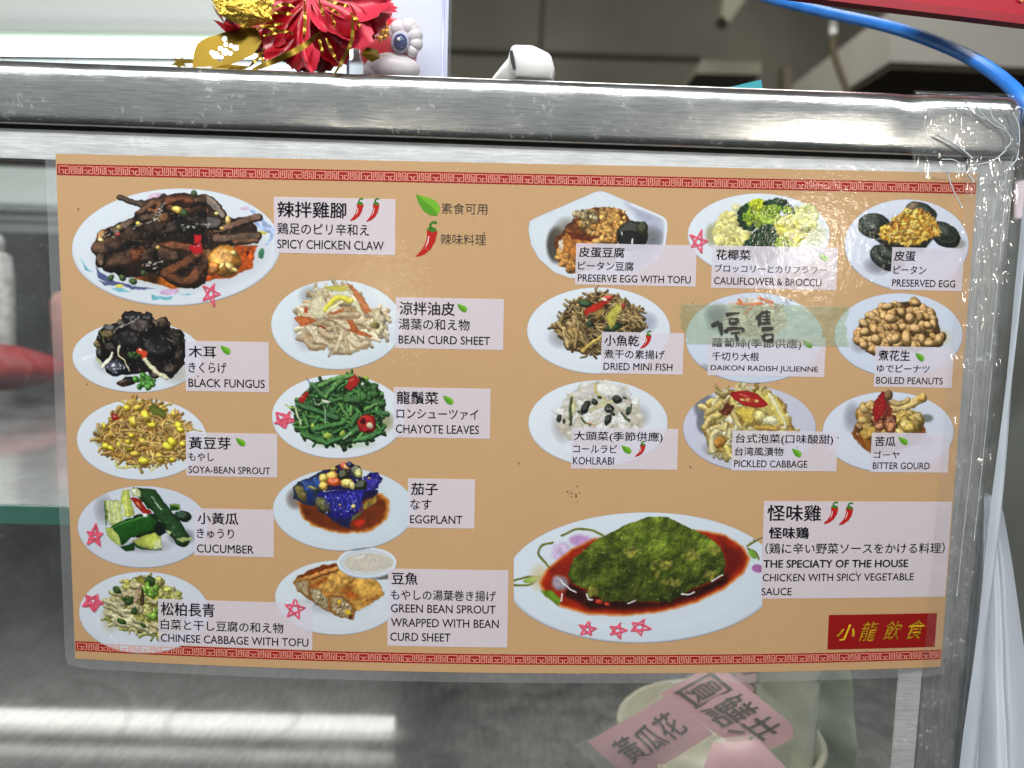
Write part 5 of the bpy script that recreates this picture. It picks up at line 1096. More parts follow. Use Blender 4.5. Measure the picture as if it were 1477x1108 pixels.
p.poly([(930, 190), (1000, 140), (1080, 140), (1120, 200), (1080, 290), (1000, 350), (930, 380)], (36, 30, 130), 2, None, .35, 22, .4, 34, (.0, -.1)); p.poly([(930, 460), (1050, 360), (1070, 400), (1050, 450), (950, 520)], (150, 124, 56), 2, None, .3, 14, .4); p.poly([(900, 330), (1080, 310), (1060, 350), (930, 430)], (22, 20, 60), 2)
p.poly([(460, 420), (520, 330), (700, 320), (940, 320), (940, 400), (900, 500), (830, 590), (800, 690), (700, 650), (580, 560), (500, 520)], (34, 32, 132), 2, None, .3, 40, .35, 44, (.05, -.2)); p.ell(545, 465, 62, 95, -.7, (74, 76, 48), 2, 20, .5, .6); p.ell(545, 470, 34, 66, -.7, (112, 104, 56), 2, 0, .7, .5); p.poly([(580, 560), (720, 600), (820, 590), (800, 690), (700, 650)], (26, 28, 70), 2, 14, tex=.5); p.poly([(830, 570), (930, 500), (920, 540), (820, 620)], (96, 92, 60), 2, None, .2, tex=.5)
for k in range(16):
    x0 = 540+k*24; p.stroke([(x0, 345+p.r.uniform(0, 20)), (x0+p.r.uniform(10, 40), 420), (x0+p.r.uniform(20, 60), 520)], 6, (62, 66, 186) if k % 2 else (20, 20, 80), 2, 30, .8, .4)
for k in range(6): p.stroke([(950+k*22, 200), (970+k*18, 260), (960+k*14, 320)], 6, (70, 66, 180), 2, 20, .8)
p.mott(.2, 20); p.spray([(520, 340), (920, 330), (820, 600), (560, 560)], 36, (210, 214, 250), (2.5, 7), None, 0, 20); p.spray([(930, 200), (1090, 150), (1090, 260), (980, 330)], 16, (170, 170, 240), (2, 5), None); p.spray([(330, 200), (540, 180), (400, 330)], 12, (150, 180, 230), (2, 6), None)
for q in [(540, 200, 44, 50, .6, (206, 176, 70)), (545, 275, 46, 36, .2, (222, 176, 60)), (640, 110, 36, 24, .3, (150, 134, 50)), (630, 180, 66, 46, .3, (232, 168, 66)), (650, 240, 76, 44, .1, (214, 84, 36)), (740, 80, 30, 36, .2, (198, 60, 40)), (775, 90, 34, 26, .5, (226, 160, 90)), (740, 165, 62, 44, -.5, (44, 44, 18)), (800, 60, 40, 30, .2, (24, 22, 60)), (870, 130, 60, 60, .4, (66, 70, 50)), (890, 150, 42, 44, .7, (196, 196, 110)), (780, 250, 64, 50, .1, (206, 180, 84)), (830, 270, 36, 40, .2, (222, 204, 120)), (910, 270, 50, 50, .4, (36, 42, 26)), (450, 295, 60, 16, .3, (104, 96, 40)), (990, 200, 22, 12, .2, (150, 110, 50)), (710, 460, 10, 14, 0, (190, 160, 60)), (835, 475, 22, 18, .2, (206, 180, 90))]: p.ell(*q[:5], q[5], 3, 60, .55, .35)
p.poly([(830, 620), (920, 580), (960, 620), (900, 690), (840, 670)], (196, 46, 26), 3, None, .25)
p.spray([(700, 200), (220, 110)], 20, (250, 240, 200), (2, 6), None)
p.finish('plate of blue purple eggplant in brown sauce')

# 9 fried roll with dip bowl
p = Pic(385, 785, 600, 922, 7.385)
p.plate(755, 570, 672, 400, 0, (212, 221, 228)); p.em = .6; p.shadow(1210, 345, 150, 40, .7, (90, 86, 84)); p.shadow(700, 640, 430, 120, .2)
p.poly([(285, 420), (310, 340), (420, 290), (600, 210), (760, 205), (800, 280), (980, 310), (1180, 390), (1245, 530), (1120, 620), (930, 720), (900, 805), (740, 760), (660, 720), (470, 600), (330, 500)], (176, 122, 54), 2, None, .25, 16, .3, 50)
p.poly([(310, 350), (600, 215), (770, 215), (750, 290), (450, 380)], (122, 54, 18), 2, 14, .3, tex=.5); p.stroke([(400, 370), (560, 310), (740, 255)], 40, (196, 130, 60), 2, 20, .7, .4); p.poly([(460, 410), (640, 330), (790, 280), (970, 320), (880, 420), (650, 520)], (206, 156, 76), 2, 14, .15, 20, .35, 40); p.poly([(450, 440), (640, 340), (660, 380), (560, 430), (480, 480)], (166, 92, 34), 2, 16, tex=.4)
p.poly([(690, 530), (880, 420), (1000, 330), (1190, 400), (1240, 530), (1110, 620), (960, 720), (910, 640), (800, 560)], (208, 158, 74), 2, 10, .15, 20, .3, 46, (0, -.08)); p.ell(900, 540, 90, 40, .4, (166, 84, 28), 2, 0, .85, .5, 50); p.ell(860, 480, 70, 30, -.4, (150, 84, 34), 2, 0, .9, .5, 40); p.ell(1100, 590, 120, 30, -.5, (176, 118, 50), 2, 0, .9, .5, 40)
p.poly([(300, 400), (440, 390), (470, 570), (390, 530), (320, 470)], (172, 150, 112), 2, None, .3, 14, .4, 18); p.poly([(470, 480), (560, 480), (650, 590), (660, 710), (560, 660), (475, 590)], (182, 166, 128), 2, None, .3, 14, .4, 18); p.poly([(690, 560), (800, 560), (900, 660), (910, 790), (780, 760), (690, 690)], (172, 148, 108), 2, None, .3, 16, .45, 18)
p.stroke([(445, 400), (470, 580)], 22, (140, 84, 34), 2, 20, .6, .3); p.stroke([(655, 560), (680, 700)], 26, (150, 92, 38), 2, 20, .6, .3); p.stroke([(690, 545), (800, 560), (910, 660), (915, 790)], 20, (146, 84, 34), 2, 20, .6, .4); p.stroke([(880, 410), (980, 320)], 14, (130, 76, 28), 2, 0, .8); p.stroke([(320, 490), (470, 600), (660, 720)], 14, (130, 80, 30), 2, 10, .7); p.poly([(870, 740), (905, 740), (900, 800), (880, 780)], (80, 30, 14), 2)
p.mott(.16, 30); p.mott(.12, 10, seed=9); p.chunks([(800, 680), (80, 70)], 14, 18, [(196, 176, 140), (150, 120, 80), (206, 190, 160)], 2, 20); p.chunks([(560, 600), (60, 70)], 10, 18, [(206, 194, 160), (160, 140, 100)], 2, 20)
for q in [(780, 625, 22, 30), (860, 730, 32, 30), (845, 710, 14, 14)]: p.ell(*q, .3, (226, 186, 40), 2, 20, .6)
x, y = 1065, 190; p.wa = 0
p.ell(x, y+14, 318, 165, 0, (176, 184, 196), 3, 0, .95, 0, flat=1); p.ell(x, y, 318, 160, 0, (224, 231, 238), 3, 0, .95, 0, flat=1); p.ell(x, y+6, 290, 140, 0, (196, 206, 216), 3, 0, .95, 0, flat=1); p.ell(x+10, y+8, 278, 128, 0, (208, 214, 220), 3, 0, .95, 0, flat=1); p.ell(x+15, y+8, 260, 100, 0, (206, 198, 184), 3, 0, .95, .1, flat=1); p.ell(x-80, y-50, 60, 14, -.2, (222, 224, 216), None, 0, .95, 0, flat=1)
p.finish('plate of fried roll slices beside a dip bowl', ('plate_picture', 'food_picture', 'dip_bowl_picture'))

# 10 preserved egg with tofu (five sided dish)
p = Pic(755, 270, 977, 412, 6.714)
O = [(45, 420), (55, 330), (100, 300), (690, 45), (745, 35), (800, 45), (1350, 280), (1390, 320), (1400, 400), (1380, 560), (1300, 700), (1150, 810), (1000, 860), (700, 895), (450, 885), (300, 830), (150, 700), (70, 560)]
p.wa = 0; p.poly(O, (214, 222, 230), 1, None, .06, 10, .02); p.poly([(980, 150), (1340, 300), (1365, 400), (1340, 560), (1250, 700), (1050, 830), (900, 800), (1150, 500), (1150, 350)], (168, 170, 190), 1, 60, 0, tex=.15, tsc=120); p.stroke([(1050, 170), (1350, 300), (1380, 400), (1360, 560)], 26, (226, 231, 240), 1, 0, .95, 0)
p.wa = 1; p.shadow(1240, 500, 130, 150, .5, (110, 112, 116)); p.shadow(320, 560, 110, 200, .9, (60, 52, 44)); p.shadow(420, 420, 150, 150, .4, (110, 104, 90))
p.poly([(300, 500), (400, 400), (560, 250), (700, 190), (960, 210), (1040, 320), (900, 540), (900, 740), (500, 840), (330, 720)], (96, 52, 22), 2, None, 0, tex=.5); p.poly([(360, 500), (430, 400), (520, 460), (700, 480), (700, 640), (520, 720), (360, 640)], (186, 116, 50), 2, 12, .2, tex=.4); p.poly([(345, 520), (380, 500), (380, 640), (340, 610)], (220, 204, 180), 2, 8); p.poly([(410, 420), (560, 460), (700, 480), (660, 530), (460, 500)], (96, 38, 14), 2, 10, tex=.3)
p.chunks([(560, 260), (700, 190), (980, 230), (1000, 320), (880, 540), (760, 520), (640, 440), (520, 380)], 150, 30, [(196, 144, 72), (210, 160, 86), (176, 122, 56), (160, 108, 46)], 2, 20, .5, .4); p.chunks([(600, 300), (120, 80)], 40, 26, [(150, 128, 84), (176, 156, 116), (110, 84, 44)], 2, 20, .5, .4); p.chunks([(370, 690), (70, 60)], 14, 38, [(186, 128, 60), (200, 146, 76)], 2, 20); p.chunks([(470, 770), (50, 50)], 9, 36, [(186, 128, 60), (170, 110, 46)], 2, 20); p.ell(712, 525, 46, 34, 0, (214, 164, 90), 2, 20)
p.mott(.2, 16); p.ell(1060, 460, 152, 138, .2, (30, 28, 22), 3, 40, .5, .3, p=8); p.ell(1150, 400, 60, 70, .3, (44, 50, 22), 3, 30, .6, .3); p.ell(1040, 520, 130, 100, .1, (20, 18, 18), 3, 10, .7, .2); p.ell(952, 452, 6, 18, 0, (230, 230, 230), 3, 0, .95, 0); p.ell(1052, 530, 10, 30, .1, (246, 246, 246), 3, 0, .95, 0)
p.finish('five sided dish of tofu with preserved egg', ('plate_picture', 'food_picture', 'egg_picture'))

# 11 cauliflower and broccoli
p = Pic(990, 275, 1212, 417, 6.714)
p.plate(700, 430, 690, 405); p.em = .5; p.shadow(250, 430, 80, 130, .6, (160, 160, 120)); p.shadow(1230, 430, 160, 150, .4, (176, 180, 130)); p.ell(480, 170, 50, 40, 0, (222, 222, 170), 2, 0, .8)
CF = [(222, 216, 138), (232, 226, 160), (210, 200, 116), (226, 214, 130)]
p.poly([(260, 420), (330, 240), (430, 210), (540, 300), (640, 420), (560, 620), (300, 620)], (196, 184, 100), 2, 10, .2); p.chunks([(270, 420), (340, 250), (440, 230), (520, 330), (600, 420), (540, 560), (320, 560)], 120, 46, CF, 2, 14, .72, .12, (.75, 1))
p.poly([(760, 300), (1000, 220), (1120, 260), (1180, 420), (1080, 560), (880, 560)], (206, 200, 96), 2, 14, .2, tex=.3); p.chunks([(1150, 260), (110, 110)], 40, 46, [(206, 212, 124), (214, 218, 138)], 2, 6, .8, .12); p.chunks([(960, 400), (140, 130)], 60, 36, [(206, 196, 90), (222, 214, 140), (196, 190, 70)], 2, 16, .75, .3)
def florets(reg, n, z, cols): p.chunks(reg, int(n*2.4), z*.6, cols, 3, 8, .62, .5, (.7, 1))
DK = [(22, 52, 26), (16, 40, 24), (32, 68, 28), (24, 60, 34)]; LT = [(150, 178, 44), (126, 160, 40), (176, 196, 56), (96, 136, 36)]
p.poly([(600, 110), (760, 90), (900, 220), (700, 370), (560, 350)], (140, 168, 46), 3, 10, .2, tex=.4); p.strands([(620, 180), (860, 200), (760, 300), (640, 300)], 16, 180, 46, [(166, 188, 64), (140, 166, 48), (182, 200, 84)], 3, 20, .3, .6, .3, 0, .5, .6)
florets([(500, 200), (590, 130), (620, 240), (660, 380), (560, 370), (490, 290)], 60, 34, DK); florets([(690, 130), (60, 50)], 26, 30, [(196, 206, 40), (210, 214, 50), (166, 184, 36)]); florets([(740, 120), (920, 80), (1000, 140), (1050, 230), (980, 180), (860, 130)], 60, 30, DK); florets([(830, 180), (90, 36)], 30, 24, LT); florets([(600, 250), (50, 90)], 20, 26, LT); florets([(980, 190), (40, 36)], 12, 22, LT)
florets([(560, 520), (700, 370), (830, 330), (900, 480), (880, 600), (780, 720), (560, 620)], 130, 38, DK); florets([(940, 510), (70, 60)], 18, 34, [(176, 190, 60), (150, 176, 50)])
p.mott(.15, 14, (2, 3)); p.finish('plate of yellow cauliflower and dark broccoli', ('plate_picture', 'food_picture', 'broccoli_picture'))

# 12 preserved egg
p = Pic(1210, 280, 1412, 422, 7.385)
p.plate(720, 540, 664, 486, 0, (212, 218, 232)); p.em = .25; p.wa = .5; p.shadow(1250, 530, 120, 70, .7, (150, 146, 140)); p.shadow(420, 760, 180, 120, .4, (110, 110, 120)); p.shadow(1060, 640, 90, 60, .5, (170, 165, 200))
EG = (36, 46, 38)
def egg(cx, cy, rx, ry, rot, yol): p.ell(cx, cy, rx, ry, rot, (30, 36, 30), 2, 50, .5, .3, p=10); p.ell(cx+yol[0], cy+yol[1], rx*.82, ry*.72, rot, (70, 82, 60), 2, 0, .7, .2); p.ell(cx+yol[0], cy+yol[1]-6, rx*.76, ry*.64, rot, EG, 2, 30, .7, .4)
egg(880, 190, 170, 100, .35, (20, 0)); p.ell(780, 140, 90, 40, -.5, (110, 92, 66), 2, 30, .7, .3); egg(370, 340, 175, 135, .1, (0, -10)); egg(1120, 430, 190, 125, .55, (0, -20)); egg(520, 680, 200, 130, .4, (30, -40)); p.poly([(380, 480), (1000, 470), (900, 620), (600, 640)], (26, 26, 22), 2, 20); p.poly([(1230, 400), (1285, 405), (1270, 430)], (40, 46, 26), 2)
p.spray([(280, 330), (110, 80)], 36, (150, 165, 165), (3, 6), None, 0, 30); p.spray([(1130, 400), (100, 90)], 20, (140, 146, 110), (2, 4), None)
R = [(430, 400), (560, 280), (720, 170), (880, 160), (980, 240), (1070, 340), (1060, 440), (930, 490), (800, 550), (560, 520), (430, 470)]
p.poly(R, (170, 116, 34), 3, 20, 0, tex=.5, tsc=30); p.chunks(R, 150, 28, [(222, 178, 60), (232, 194, 84), (206, 152, 44), (180, 116, 34)], 3, 25, .5, .3, (.35, .9)); p.strands(R, 46, 80, 20, [(228, 190, 80), (236, 204, 110), (190, 130, 40)], 3, 30, 1.0, .5)
p.chunks([(740, 180), (30, 24)], 5, 20, [(222, 190, 90)], 3); p.mott(.2, 14, (3,)); p.mott(.2, 30)
p.finish('plate of quartered preserved eggs with yellow floss', ('plate_picture', 'food_picture', 'floss_picture'))

# 13 dried mini fish
p = Pic(755, 410, 977, 547, 6.714)
p.plate(728, 450, 696, 422); p.em = .5; p.cd = .55; p.shadow(1200, 370, 120, 120, .4, (150, 155, 175)); p.shadow(360, 520, 140, 120, .3)
R = [(310, 430), (300, 380), (380, 280), (450, 190), (600, 130), (720, 80), (860, 90), (1000, 170), (1110, 220), (1160, 360), (1170, 440), (1060, 560), (900, 660), (700, 690), (560, 670), (440, 590), (350, 500)]
p.poly(R, (66, 46, 20), 2, 10, 0, tex=.5, tsc=50)
FI = [(140, 112, 62), (120, 92, 46), (160, 132, 80), (100, 74, 34), (148, 118, 60)]
p.strands(R, 220, 150, 21, FI, 2, 45, .5, .4, .3, .5, cast=1); p.strands([(330, 380), (520, 330), (640, 560), (500, 620), (380, 520)], 26, 170, 44, FI, 2, 40, .3, .45, .3, .4, 1.2, .9, cast=1); p.strands([(900, 180), (1110, 230), (1160, 400), (1000, 400)], 36, 170, 22, FI, 2, 45, .4, .45, .3, .4, .9, 1.0, cast=1)
p.stroke([(690, 120), (710, 60), (735, 20)], 20, (140, 110, 60), 2, 30, .5); p.stroke([(450, 180), (560, 170), (640, 130)], 26, (90, 66, 36), 2, 30, .5)
p.mott(.2, 16); p.spray(R, 60, (214, 196, 150), (2, 5), None)
p.ell(600, 190, 70, 38, .1, (36, 66, 28), 3, 40, .5, .4); p.ell(860, 420, 90, 36, -.3, (30, 54, 24), 3, 30, .5, .4); p.ell(640, 390, 40, 30, .2, (40, 58, 34), 3, 20)
p.poly([(570, 270), (680, 180), (800, 160), (860, 120), (850, 150), (790, 200), (690, 270), (600, 305)], (186, 40, 24), 3, None, .25, 12, .2); p.ell(820, 135, 50, 20, -.2, (190, 44, 30), 3, 60, .5); p.ell(780, 148, 28, 14, .3, (250, 220, 215), 3, 0, .95, 0); p.ell(965, 215, 20, 26, .2, (160, 50, 36), 3, 20)
p.poly([(790, 330), (850, 260), (890, 190), (935, 190), (940, 260), (890, 360), (850, 440), (820, 400)], (196, 184, 80), 3, None, .2, 12, .3); p.stroke([(570, 640), (640, 580), (760, 500)], 36, (186, 158, 66), 3, 30, .55, .3, .4); p.poly([(690, 270), (780, 210), (760, 290), (700, 350)], (160, 130, 66), 3, None, .2)
p.finish('plate of brown dried small fish with red chili')

# 14 daikon
p = Pic(970, 420, 1190, 560, 5.47)
p.plate(645, 370, 545, 360, 0, (204, 212, 228)); p.em = .2; p.cd = .85; p.shadow(360, 210, 120, 130, .5, (120, 126, 140)); p.shadow(280, 620, 120, 60, .3)
p.poly([(420, 180), (480, 90), (600, 50), (760, 60), (860, 120), (900, 260), (760, 400), (500, 380), (400, 280)], (206, 198, 190), 2, 30, 0, tex=.2)
p.strands([(450, 150), (600, 70), (800, 100), (850, 240), (700, 360), (480, 320)], 60, 170, 16, [(222, 214, 206), (206, 196, 180), (190, 176, 160)], 2, 15, .6, .65)
for q in [[(520, 70), (540, 100), (555, 120)], [(500, 100), (580, 110), (700, 90)], [(680, 55), (740, 70), (790, 95)], [(770, 110), (810, 140)], [(560, 180), (640, 110), (700, 95)]]: p.stroke(q, 16, (216, 110, 50), 3, 20, .7, .2)
p.strands([(900, 80), (60, 20)], 5, 40, 6, [(150, 150, 160)], 2, 0); p.spray([(430, 80), (900, 150), (800, 300)], 16, (70, 70, 70), (2, 4), None)
p.finish('plate of shredded daikon under the tape')

# 15 peanuts
p = Pic(1200, 420, 1402, 562, 7.385)
p.wa = .35; p.em = .3; p.plate(708, 470, 685, 450, 0, (206, 214, 230)); p.shadow(1180, 500, 120, 120, .3, (200, 195, 150)); p.shadow(300, 560, 120, 120, .3)
R = [(240, 440), (300, 340), (400, 240), (520, 150), (720, 120), (900, 110), (1030, 190), (1120, 300), (1170, 480), (1100, 580), (880, 640), (640, 650), (460, 640), (320, 590)]
p.poly(R, (70, 48, 20), 2, 6, 0, tex=.4)
for q in p.inside(R, 130):
    c = np.array([(176, 134, 76), (164, 120, 62), (190, 148, 88), (150, 108, 52)][p.r.randint(4)])*p.r.uniform(.86, 1.1); a = p.r.uniform(-1.6, 1.6); z = p.r.uniform(48, 66)
    p.ell(q[0]+5, q[1]+12, z*1.02, z*.74, a, (66, 44, 18), 2, 0, .9, 0); p.ell(q[0], q[1], z, z*p.r.uniform(.62, .74), a, c, 2, 55, .5, .12)
for q in [(795, 500, 92, 52, 1.5), (680, 500, 60, 48, -.4), (470, 510, 60, 50, .5), (350, 430, 58, 42, .1), (620, 290, 72, 46, .1), (830, 285, 58, 50, 1.4), (890, 400, 72, 44, .3), (1020, 360, 52, 40, .2), (960, 510, 58, 40, 1.4), (890, 120, 54, 32, .1), (1140, 510, 58, 46, 1.2), (1040, 555, 62, 36, .1), (590, 160, 74, 34, -.2), (340, 570, 50, 40, .2)]:
    p.ell(q[0]+4, q[1]+12, q[2], q[3], q[4], (66, 44, 18), 2, 0, .9, 0); p.ell(*q, (180, 138, 78), 2, 60, .52, .12)
p.mott(.08, 30); p.finish('plate of boiled peanuts')

# 16 kohlrabi
p = Pic(755, 545, 977, 687, 6.714)
p.plate(722, 440, 678, 418); p.em = .15; p.shadow(380, 470, 120, 190, .35, (160, 150, 150)); p.shadow(1130, 370, 120, 130, .2)
R = [(330, 400), (360, 280), (470, 150), (580, 70), (720, 30), (900, 80), (1000, 160), (1110, 260), (1170, 380), (1130, 520), (900, 640), (600, 660), (420, 600), (350, 480)]
p.poly(R, (190, 182, 166), 2, 24, 0, tex=.25, tsc=50)
WH = [(226, 224, 220), (214, 210, 200), (236, 234, 232), (204, 198, 180)]
for q in p.inside(R, 120):
    a = p.r.uniform(-1.2, .9); w_, h_ = p.r.uniform(36, 84), p.r.uniform(16, 34); c, s_ = math.cos(a), math.sin(a); P4 = [(q[0]+c*u*w_-s_*v*h_+p.r.uniform(-10, 10), q[1]+s_*u*w_+c*v*h_+p.r.uniform(-8, 8)) for u, v in ((-1, -.7), (0, -1), (1, -.6), (.9, .8), (0, 1), (-.9, .7))]
    p.poly([(x+2, y+6) for x, y in P4], (172, 162, 140), 2, 8); p.poly(P4, WH[p.r.randint(4)], 2, None, .1, 10, .12, 30, (0, -.05))
p.ell(840, 130, 150, 80, .3, (224, 222, 214), 2, 10, .75, .15); p.stroke([(690, 60), (710, 140), (790, 210)], 16, (196, 186, 90), 2, 10, .8); p.poly([(470, 140), (680, 60), (700, 150), (580, 200), (500, 190)], (214, 206, 200), 2, None, .1); p.poly([(630, 310), (780, 220), (880, 210), (880, 240), (740, 290), (660, 340)], (206, 200, 160), 2, None, .15); p.stroke([(480, 190), (490, 320)], 40, (214, 212, 160), 2, 10, .7)
p.mott(.06, 24); BKc = (26, 34, 26)
for q in [(345, 390, 26, 40), (395, 420, 16, 24), (600, 290, 40, 70), (690, 230, 44, 34), (835, 295, 46, 46), (815, 410, 34, 56), (900, 205, 50, 40), (1010, 320, 28, 40), (980, 195, 30, 12), (740, 190, 20, 14), (860, 350, 26, 16)]: p.ell(*q, .5, BKc, 3, 40, .5, .6)
for q in [[(475, 190), (460, 300), (455, 460)], [(560, 390), (600, 430), (640, 460)], [(940, 330), (980, 380), (1020, 410)], [(1040, 260), (1030, 320)], [(530, 320), (570, 350)]]: p.stroke(q, 22, (50, 60, 30), 3, 30, .6, .3)
p.spray([(835, 290), (30, 30)], 6, (200, 205, 200), (3, 5), None); p.stroke([(620, 440), (690, 460)], 16, (206, 150, 90), 3, 10, .7)
p.finish('plate of white kohlrabi slices with dark seaweed pieces')

# 17 pickled cabbage
p = Pic(980, 550, 1192, 687, 7.033)
p.plate(710, 480, 677, 432, 0, (198, 200, 216)); p.em = .35; p.cd = .74; p.shadow(260, 260, 130, 160, .9, (110, 112, 124)); p.shadow(240, 420, 80, 130, .8, (110, 112, 124)); p.shadow(330, 680, 120, 90, .3)
R = [(240, 500), (260, 360), (300, 240), (400, 110), (600, 70), (860, 90), (1040, 170), (1100, 330), (1160, 460), (1100, 560), (900, 700), (600, 760), (430, 730), (320, 700), (270, 590)]
p.poly(R, (150, 116, 52), 2, 10, 0, tex=.4)
CB = [(202, 180, 116), (180, 152, 84), (218, 204, 150), (160, 128, 62), (208, 190, 104), (224, 214, 170)]
p.strands(R, 120, 210, 42, CB, 2, 15, .9, .62, .2, .3, cast=1)
p.poly([(860, 90), (980, 140), (1050, 280), (1130, 420), (1000, 440), (900, 300), (760, 260)], (216, 200, 106), 2, None, .15, tex=.25); p.stroke([(910, 140), (1000, 280), (1090, 430)], 34, (232, 226, 190), 2, 10, .75, .1, .3); p.poly([(560, 260), (720, 260), (770, 300), (740, 430), (660, 430), (590, 330)], (214, 186, 80), 2, None, .2, tex=.25); p.poly([(450, 400), (510, 340), (560, 430)], (232, 226, 200), 2); p.ell(820, 360, 70, 60, .2, (222, 206, 130), 2, 20, .6, .3); p.ell(930, 400, 70, 44, .1, (230, 222, 180), 2, 20, .7, .2); p.stroke([(540, 310), (580, 400), (620, 470)], 40, (216, 196, 120), 2, 20, .6, .2); p.poly([(400, 300), (480, 220), (560, 240), (530, 330), (440, 350)], (96, 44, 22), 2, 12, .1, tex=.4)
p.stroke([(420, 470), (340, 560), (340, 700)], 56, (220, 206, 150), 2, 20, .6, .15); p.stroke([(370, 460), (460, 490), (480, 440)], 40, (214, 192, 120), 2, 20, .55, .2); p.ell(410, 620, 50, 70, .3, (180, 120, 40), 2, 20, .6, .3); p.stroke([(780, 470), (880, 470), (970, 490)], 44, (190, 150, 60), 2, 20, .6); p.stroke([(280, 320), (380, 260), (420, 220)], 60, (200, 176, 100), 2, 20, .55); p.stroke([(260, 460), (300, 380), (400, 340)], 60, (206, 184, 110), 2, 20, .55, .2)
p.mott(.12, 24); p.spray(R, 24, (250, 246, 220), (2, 6), None)
p.wa = .2; p.poly([(505, 130), (540, 105), (680, 92), (790, 130), (870, 200), (905, 235), (860, 265), (760, 270), (640, 240), (560, 190)], (164, 28, 26), 3, None, .2, 14, .15); p.ell(700, 190, 90, 26, .15, (176, 60, 40), 3, 0, .9, .3)
for q in [(640, 190, 30, 12, .2), (700, 190, 8, 18, .2), (680, 186, 8, 16, -.1), (785, 202, 22, 17, .1)]: p.ell(*q, (222, 180, 110), 3, 20, .7)
p.stroke([(610, 130), (660, 145), (690, 152)], 8, (236, 130, 120), 3, 0, .95); p.finish('plate of pickled cabbage topped with one red chili slice')

# 18 bitter gourd
p = Pic(1180, 555, 1392, 692, 7.033)
p.plate(710, 480, 668, 412, 0, (210, 216, 230)); p.em = .6; p.shadow(350, 330, 110, 180, .5, (150, 150, 165)); p.shadow(1100, 340, 80, 50, .7, (110, 112, 110)); p.shadow(1060, 560, 130, 90, .3)
p.poly([(330, 490), (420, 360), (700, 300), (960, 280), (1060, 370), (1085, 480), (1000, 600), (760, 690), (540, 695), (400, 600)], (118, 66, 22), 2, 14, 0, tex=.35)
BG = [(176, 134, 66), (158, 116, 52), (190, 152, 84), (136, 92, 38), (168, 140, 70)]
p.chunks([(400, 420), (430, 220), (560, 180), (720, 200), (980, 300), (1050, 420), (900, 560), (500, 560)], 70, 60, BG, 2, 45, .5, .35)
p.ell(470, 250, 60, 50, .4, (190, 160, 90), 2, 40, .55, .3); p.stroke([(760, 240), (900, 220), (1000, 170), (1060, 130)], 90, (196, 164, 92), 2, 45, .55, .25); p.ell(1050, 140, 34, 44, .4, (196, 150, 66), 2, 40, .5); p.stroke([(760, 170), (830, 190), (920, 150)], 60, (176, 146, 84), 2, 30, .5, .3); p.ell(710, 100, 46, 60, .2, (130, 96, 52), 2, 30, .5, .4); p.chunks([(900, 370), (140, 80)], 18, 56, [(176, 146, 60), (160, 130, 50), (186, 156, 80)], 2, 50, .55, .3); p.poly([(420, 480), (520, 420), (600, 420), (560, 520), (450, 570)], (196, 158, 76), 2, 10, .2, tex=.3); p.chunks([(680, 380), (110, 80)], 18, 46, [(124, 62, 34), (110, 54, 28), (140, 80, 40)], 2, 60, .5, .3)
p.poly([(540, 580), (430, 540), (500, 640), (540, 690)], (150, 92, 30), 2, 12); p.mott(.14, 24); p.spray([(700, 340), (330, 180)], 40, (246, 232, 190), (2, 6), None); p.stroke([(380, 490), (400, 510)], 8, (240, 220, 210), 2, 0, .9)
p.poly([(560, 200), (600, 110), (660, 55), (690, 150), (700, 240), (640, 330), (575, 400), (560, 300)], (158, 26, 26), 3, None, .25, 16, .2); p.poly([(690, 150), (760, 240), (740, 330), (650, 330), (700, 240)], (116, 44, 30), 3, 10, tex=.3); p.spray([(620, 220), (40, 90)], 7, (240, 150, 140), (2, 5), None)
p.finish('plate of bitter gourd with a red chili piece')

# 19 the big dish: chicken under green sauce
p = Pic(735, 730, 1117, 937, 3.867, 1.7)
p.plate(740, 400, 762, 366, -.02, (212, 221, 231), .7, (22, 1412)); p.wa = .5; 
for q in [[(290, 165), (370, 130), (450, 135), (520, 165)], [(240, 205), (180, 220), (165, 270), (220, 340)], [(25, 415), (100, 395), (170, 395)], [(30, 440), (100, 440), (170, 405)], [(1325, 225), (1370, 195), (1418, 170)], [(1330, 240), (1370, 260), (1390, 295)]]: p.stroke(q, 13, (120, 124, 60), 1, 0, .85, .2)
p.ell(395, 195, 62, 34, .1, (192, 150, 200), 1, 0, .95, .2, soft=16); p.ell(285, 250, 55, 44, -.6, (206, 186, 220), 1, 0, .95, .2, soft=20); p.ell(1385, 350, 34, 24, .2, (176, 110, 170), 1, 0, .95, .2); p.ell(1355, 270, 16, 30, -.6, (120, 170, 60), 1, 0, .9); p.ell(120, 412, 46, 14, -.2, (140, 180, 70), 1, 0, .9)
p.shadow(170, 400, 70, 90, .4, (206, 190, 140))
S = [(165, 430), (210, 350), (340, 240), (470, 180), (1070, 135), (1200, 160), (1300, 225), (1340, 290), (1310, 370), (1200, 460), (1040, 540), (860, 590), (640, 615), (440, 605), (290, 565), (200, 500)]
p.poly(S, (206, 110, 40), 4, 16, 0, tex=.1); p.poly([(180, 430), (220, 355), (345, 250), (470, 190), (1070, 143), (1200, 172), (1290, 230), (1325, 290), (1295, 365), (1190, 450), (1035, 528), (860, 578), (640, 602), (445, 592), (300, 555), (215, 495)], (146, 34, 12), 4, 14, 0, tex=.35, tsc=90); p.poly([(300, 500), (330, 420), (480, 500), (820, 540), (1180, 400), (1250, 330), (1210, 430), (1040, 510), (850, 560), (640, 580), (450, 572)], (46, 14, 10), 4, 26, 0, tex=.4); p.poly([(1180, 200), (1280, 260), (1300, 320), (1220, 400)], (104, 20, 10), 4, 30)
p.poly([(170, 470), (240, 470), (285, 520), (275, 560), (210, 510)], (104, 140, 36), 4, 10, .1, tex=.3); p.ell(280, 430, 46, 40, .4, (150, 140, 150), 4, 0, .9, .3, soft=20)
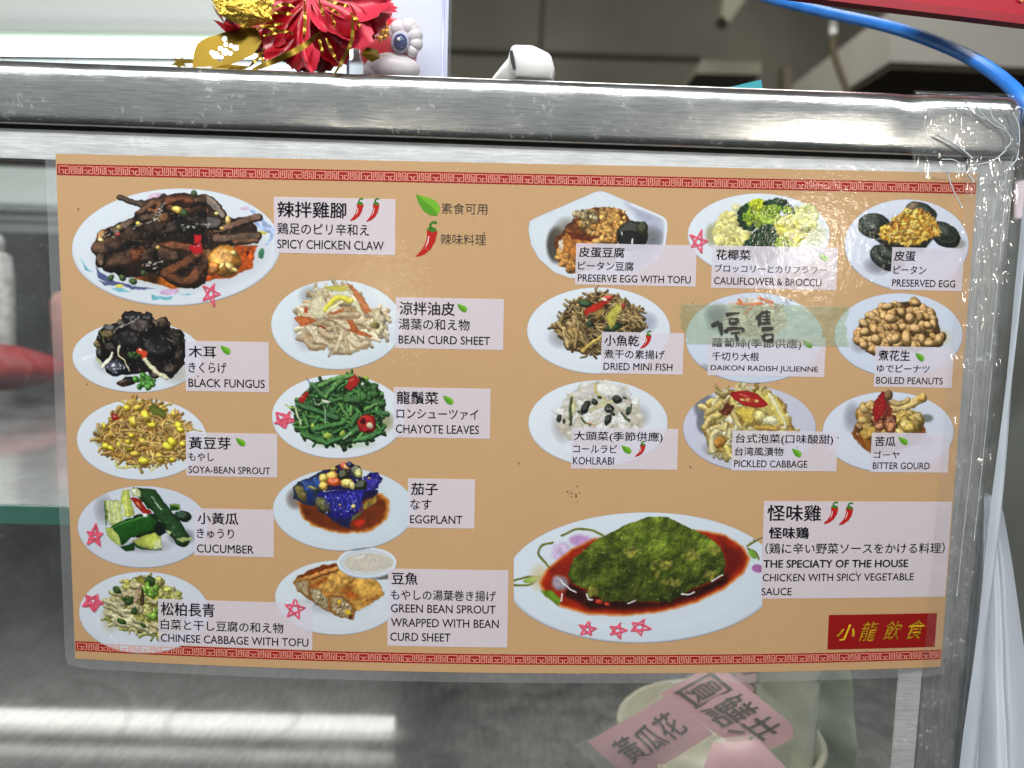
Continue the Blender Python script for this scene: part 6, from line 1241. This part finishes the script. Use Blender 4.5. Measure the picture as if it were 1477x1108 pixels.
D = [(320, 390), (360, 290), (480, 190), (640, 110), (780, 60), (880, 62), (1000, 120), (1100, 170), (1180, 230), (1205, 310), (1195, 390), (1040, 450), (900, 530), (680, 535), (520, 530), (440, 470), (350, 430)]
p.poly(D, (62, 72, 20), 2, None, 0, tex=.4)
h1 = fbm(p.X, p.Y, 46, 21, 4); h2 = fbm(p.X, p.Y, 110, 23, 3); dk = np.clip(1.12-.42*(p.Y-300)/240, .6, 1.3)
g = np.clip((h1-.3)/.4, 0, 1)[..., None]; g2 = np.clip((h2-.35)/.3, 0, 1)[..., None]
p.C = np.where((p.I == 2)[..., None] & (np.abs(p.C[..., 1:2]-p.C[..., 0:1]*1.16) < 30) & (p.C[..., 1:2] > p.C[..., 0:1]), (np.array([56, 70, 18])*(1-g)+np.array([98, 112, 36])*g)*(1-.25*g2)*dk[..., None]+0*g, p.C)
p.strands(D, 30, 30, 8, [(88, 102, 34), (74, 88, 26), (100, 112, 42)], 2, 10, .9, .75, .2)
for q in [(850, 350, 60, 50), (900, 430, 40, 26), (690, 260, 46, 24), (1020, 275, 40, 20), (460, 480, 24, 20), (1110, 390, 24, 20), (1150, 250, 26, 16)]: [p.ell(x, y, 18, 11, p.r.uniform(0, 3), (132, 128, 52), None, 0, .9, .3, soft=12, flat=.8) for x, y in p.inside([(q[0], q[1]), (q[2], q[3])], 7)]
p.em = .3; p.mott(.16, 34, seed=3); p.mott(.1, 12, seed=7); p.spray(D, 60, (140, 152, 80), (1.5, 3.5), None, 0, 20); p.spray(D, 36, (186, 192, 150), (1.5, 2.6), None, 0, 20); p.spray(D, 50, (30, 40, 14), (2, 4), None, 0, 8)
for q in [[(280, 410), (320, 450), (370, 480)], [(430, 490), (440, 520), (460, 525)], [(660, 545), (700, 530)], [(960, 490), (1000, 495), (1030, 480)], [(1130, 420), (1190, 385)], [(290, 490), (285, 530)]]: p.stroke(q, 8, (232, 228, 230), 3, 0, .95, 0)
for q in [(500, 535, 22, 14), (545, 548, 18, 12)]: p.ell(*q, .2, (190, 50, 30), 3, 20, .6)
p.emboss(.10, 26, (2,), 8); p.emboss(.24, 70, (2,), 9); p.finish('largest oval plate of green sauced chicken')
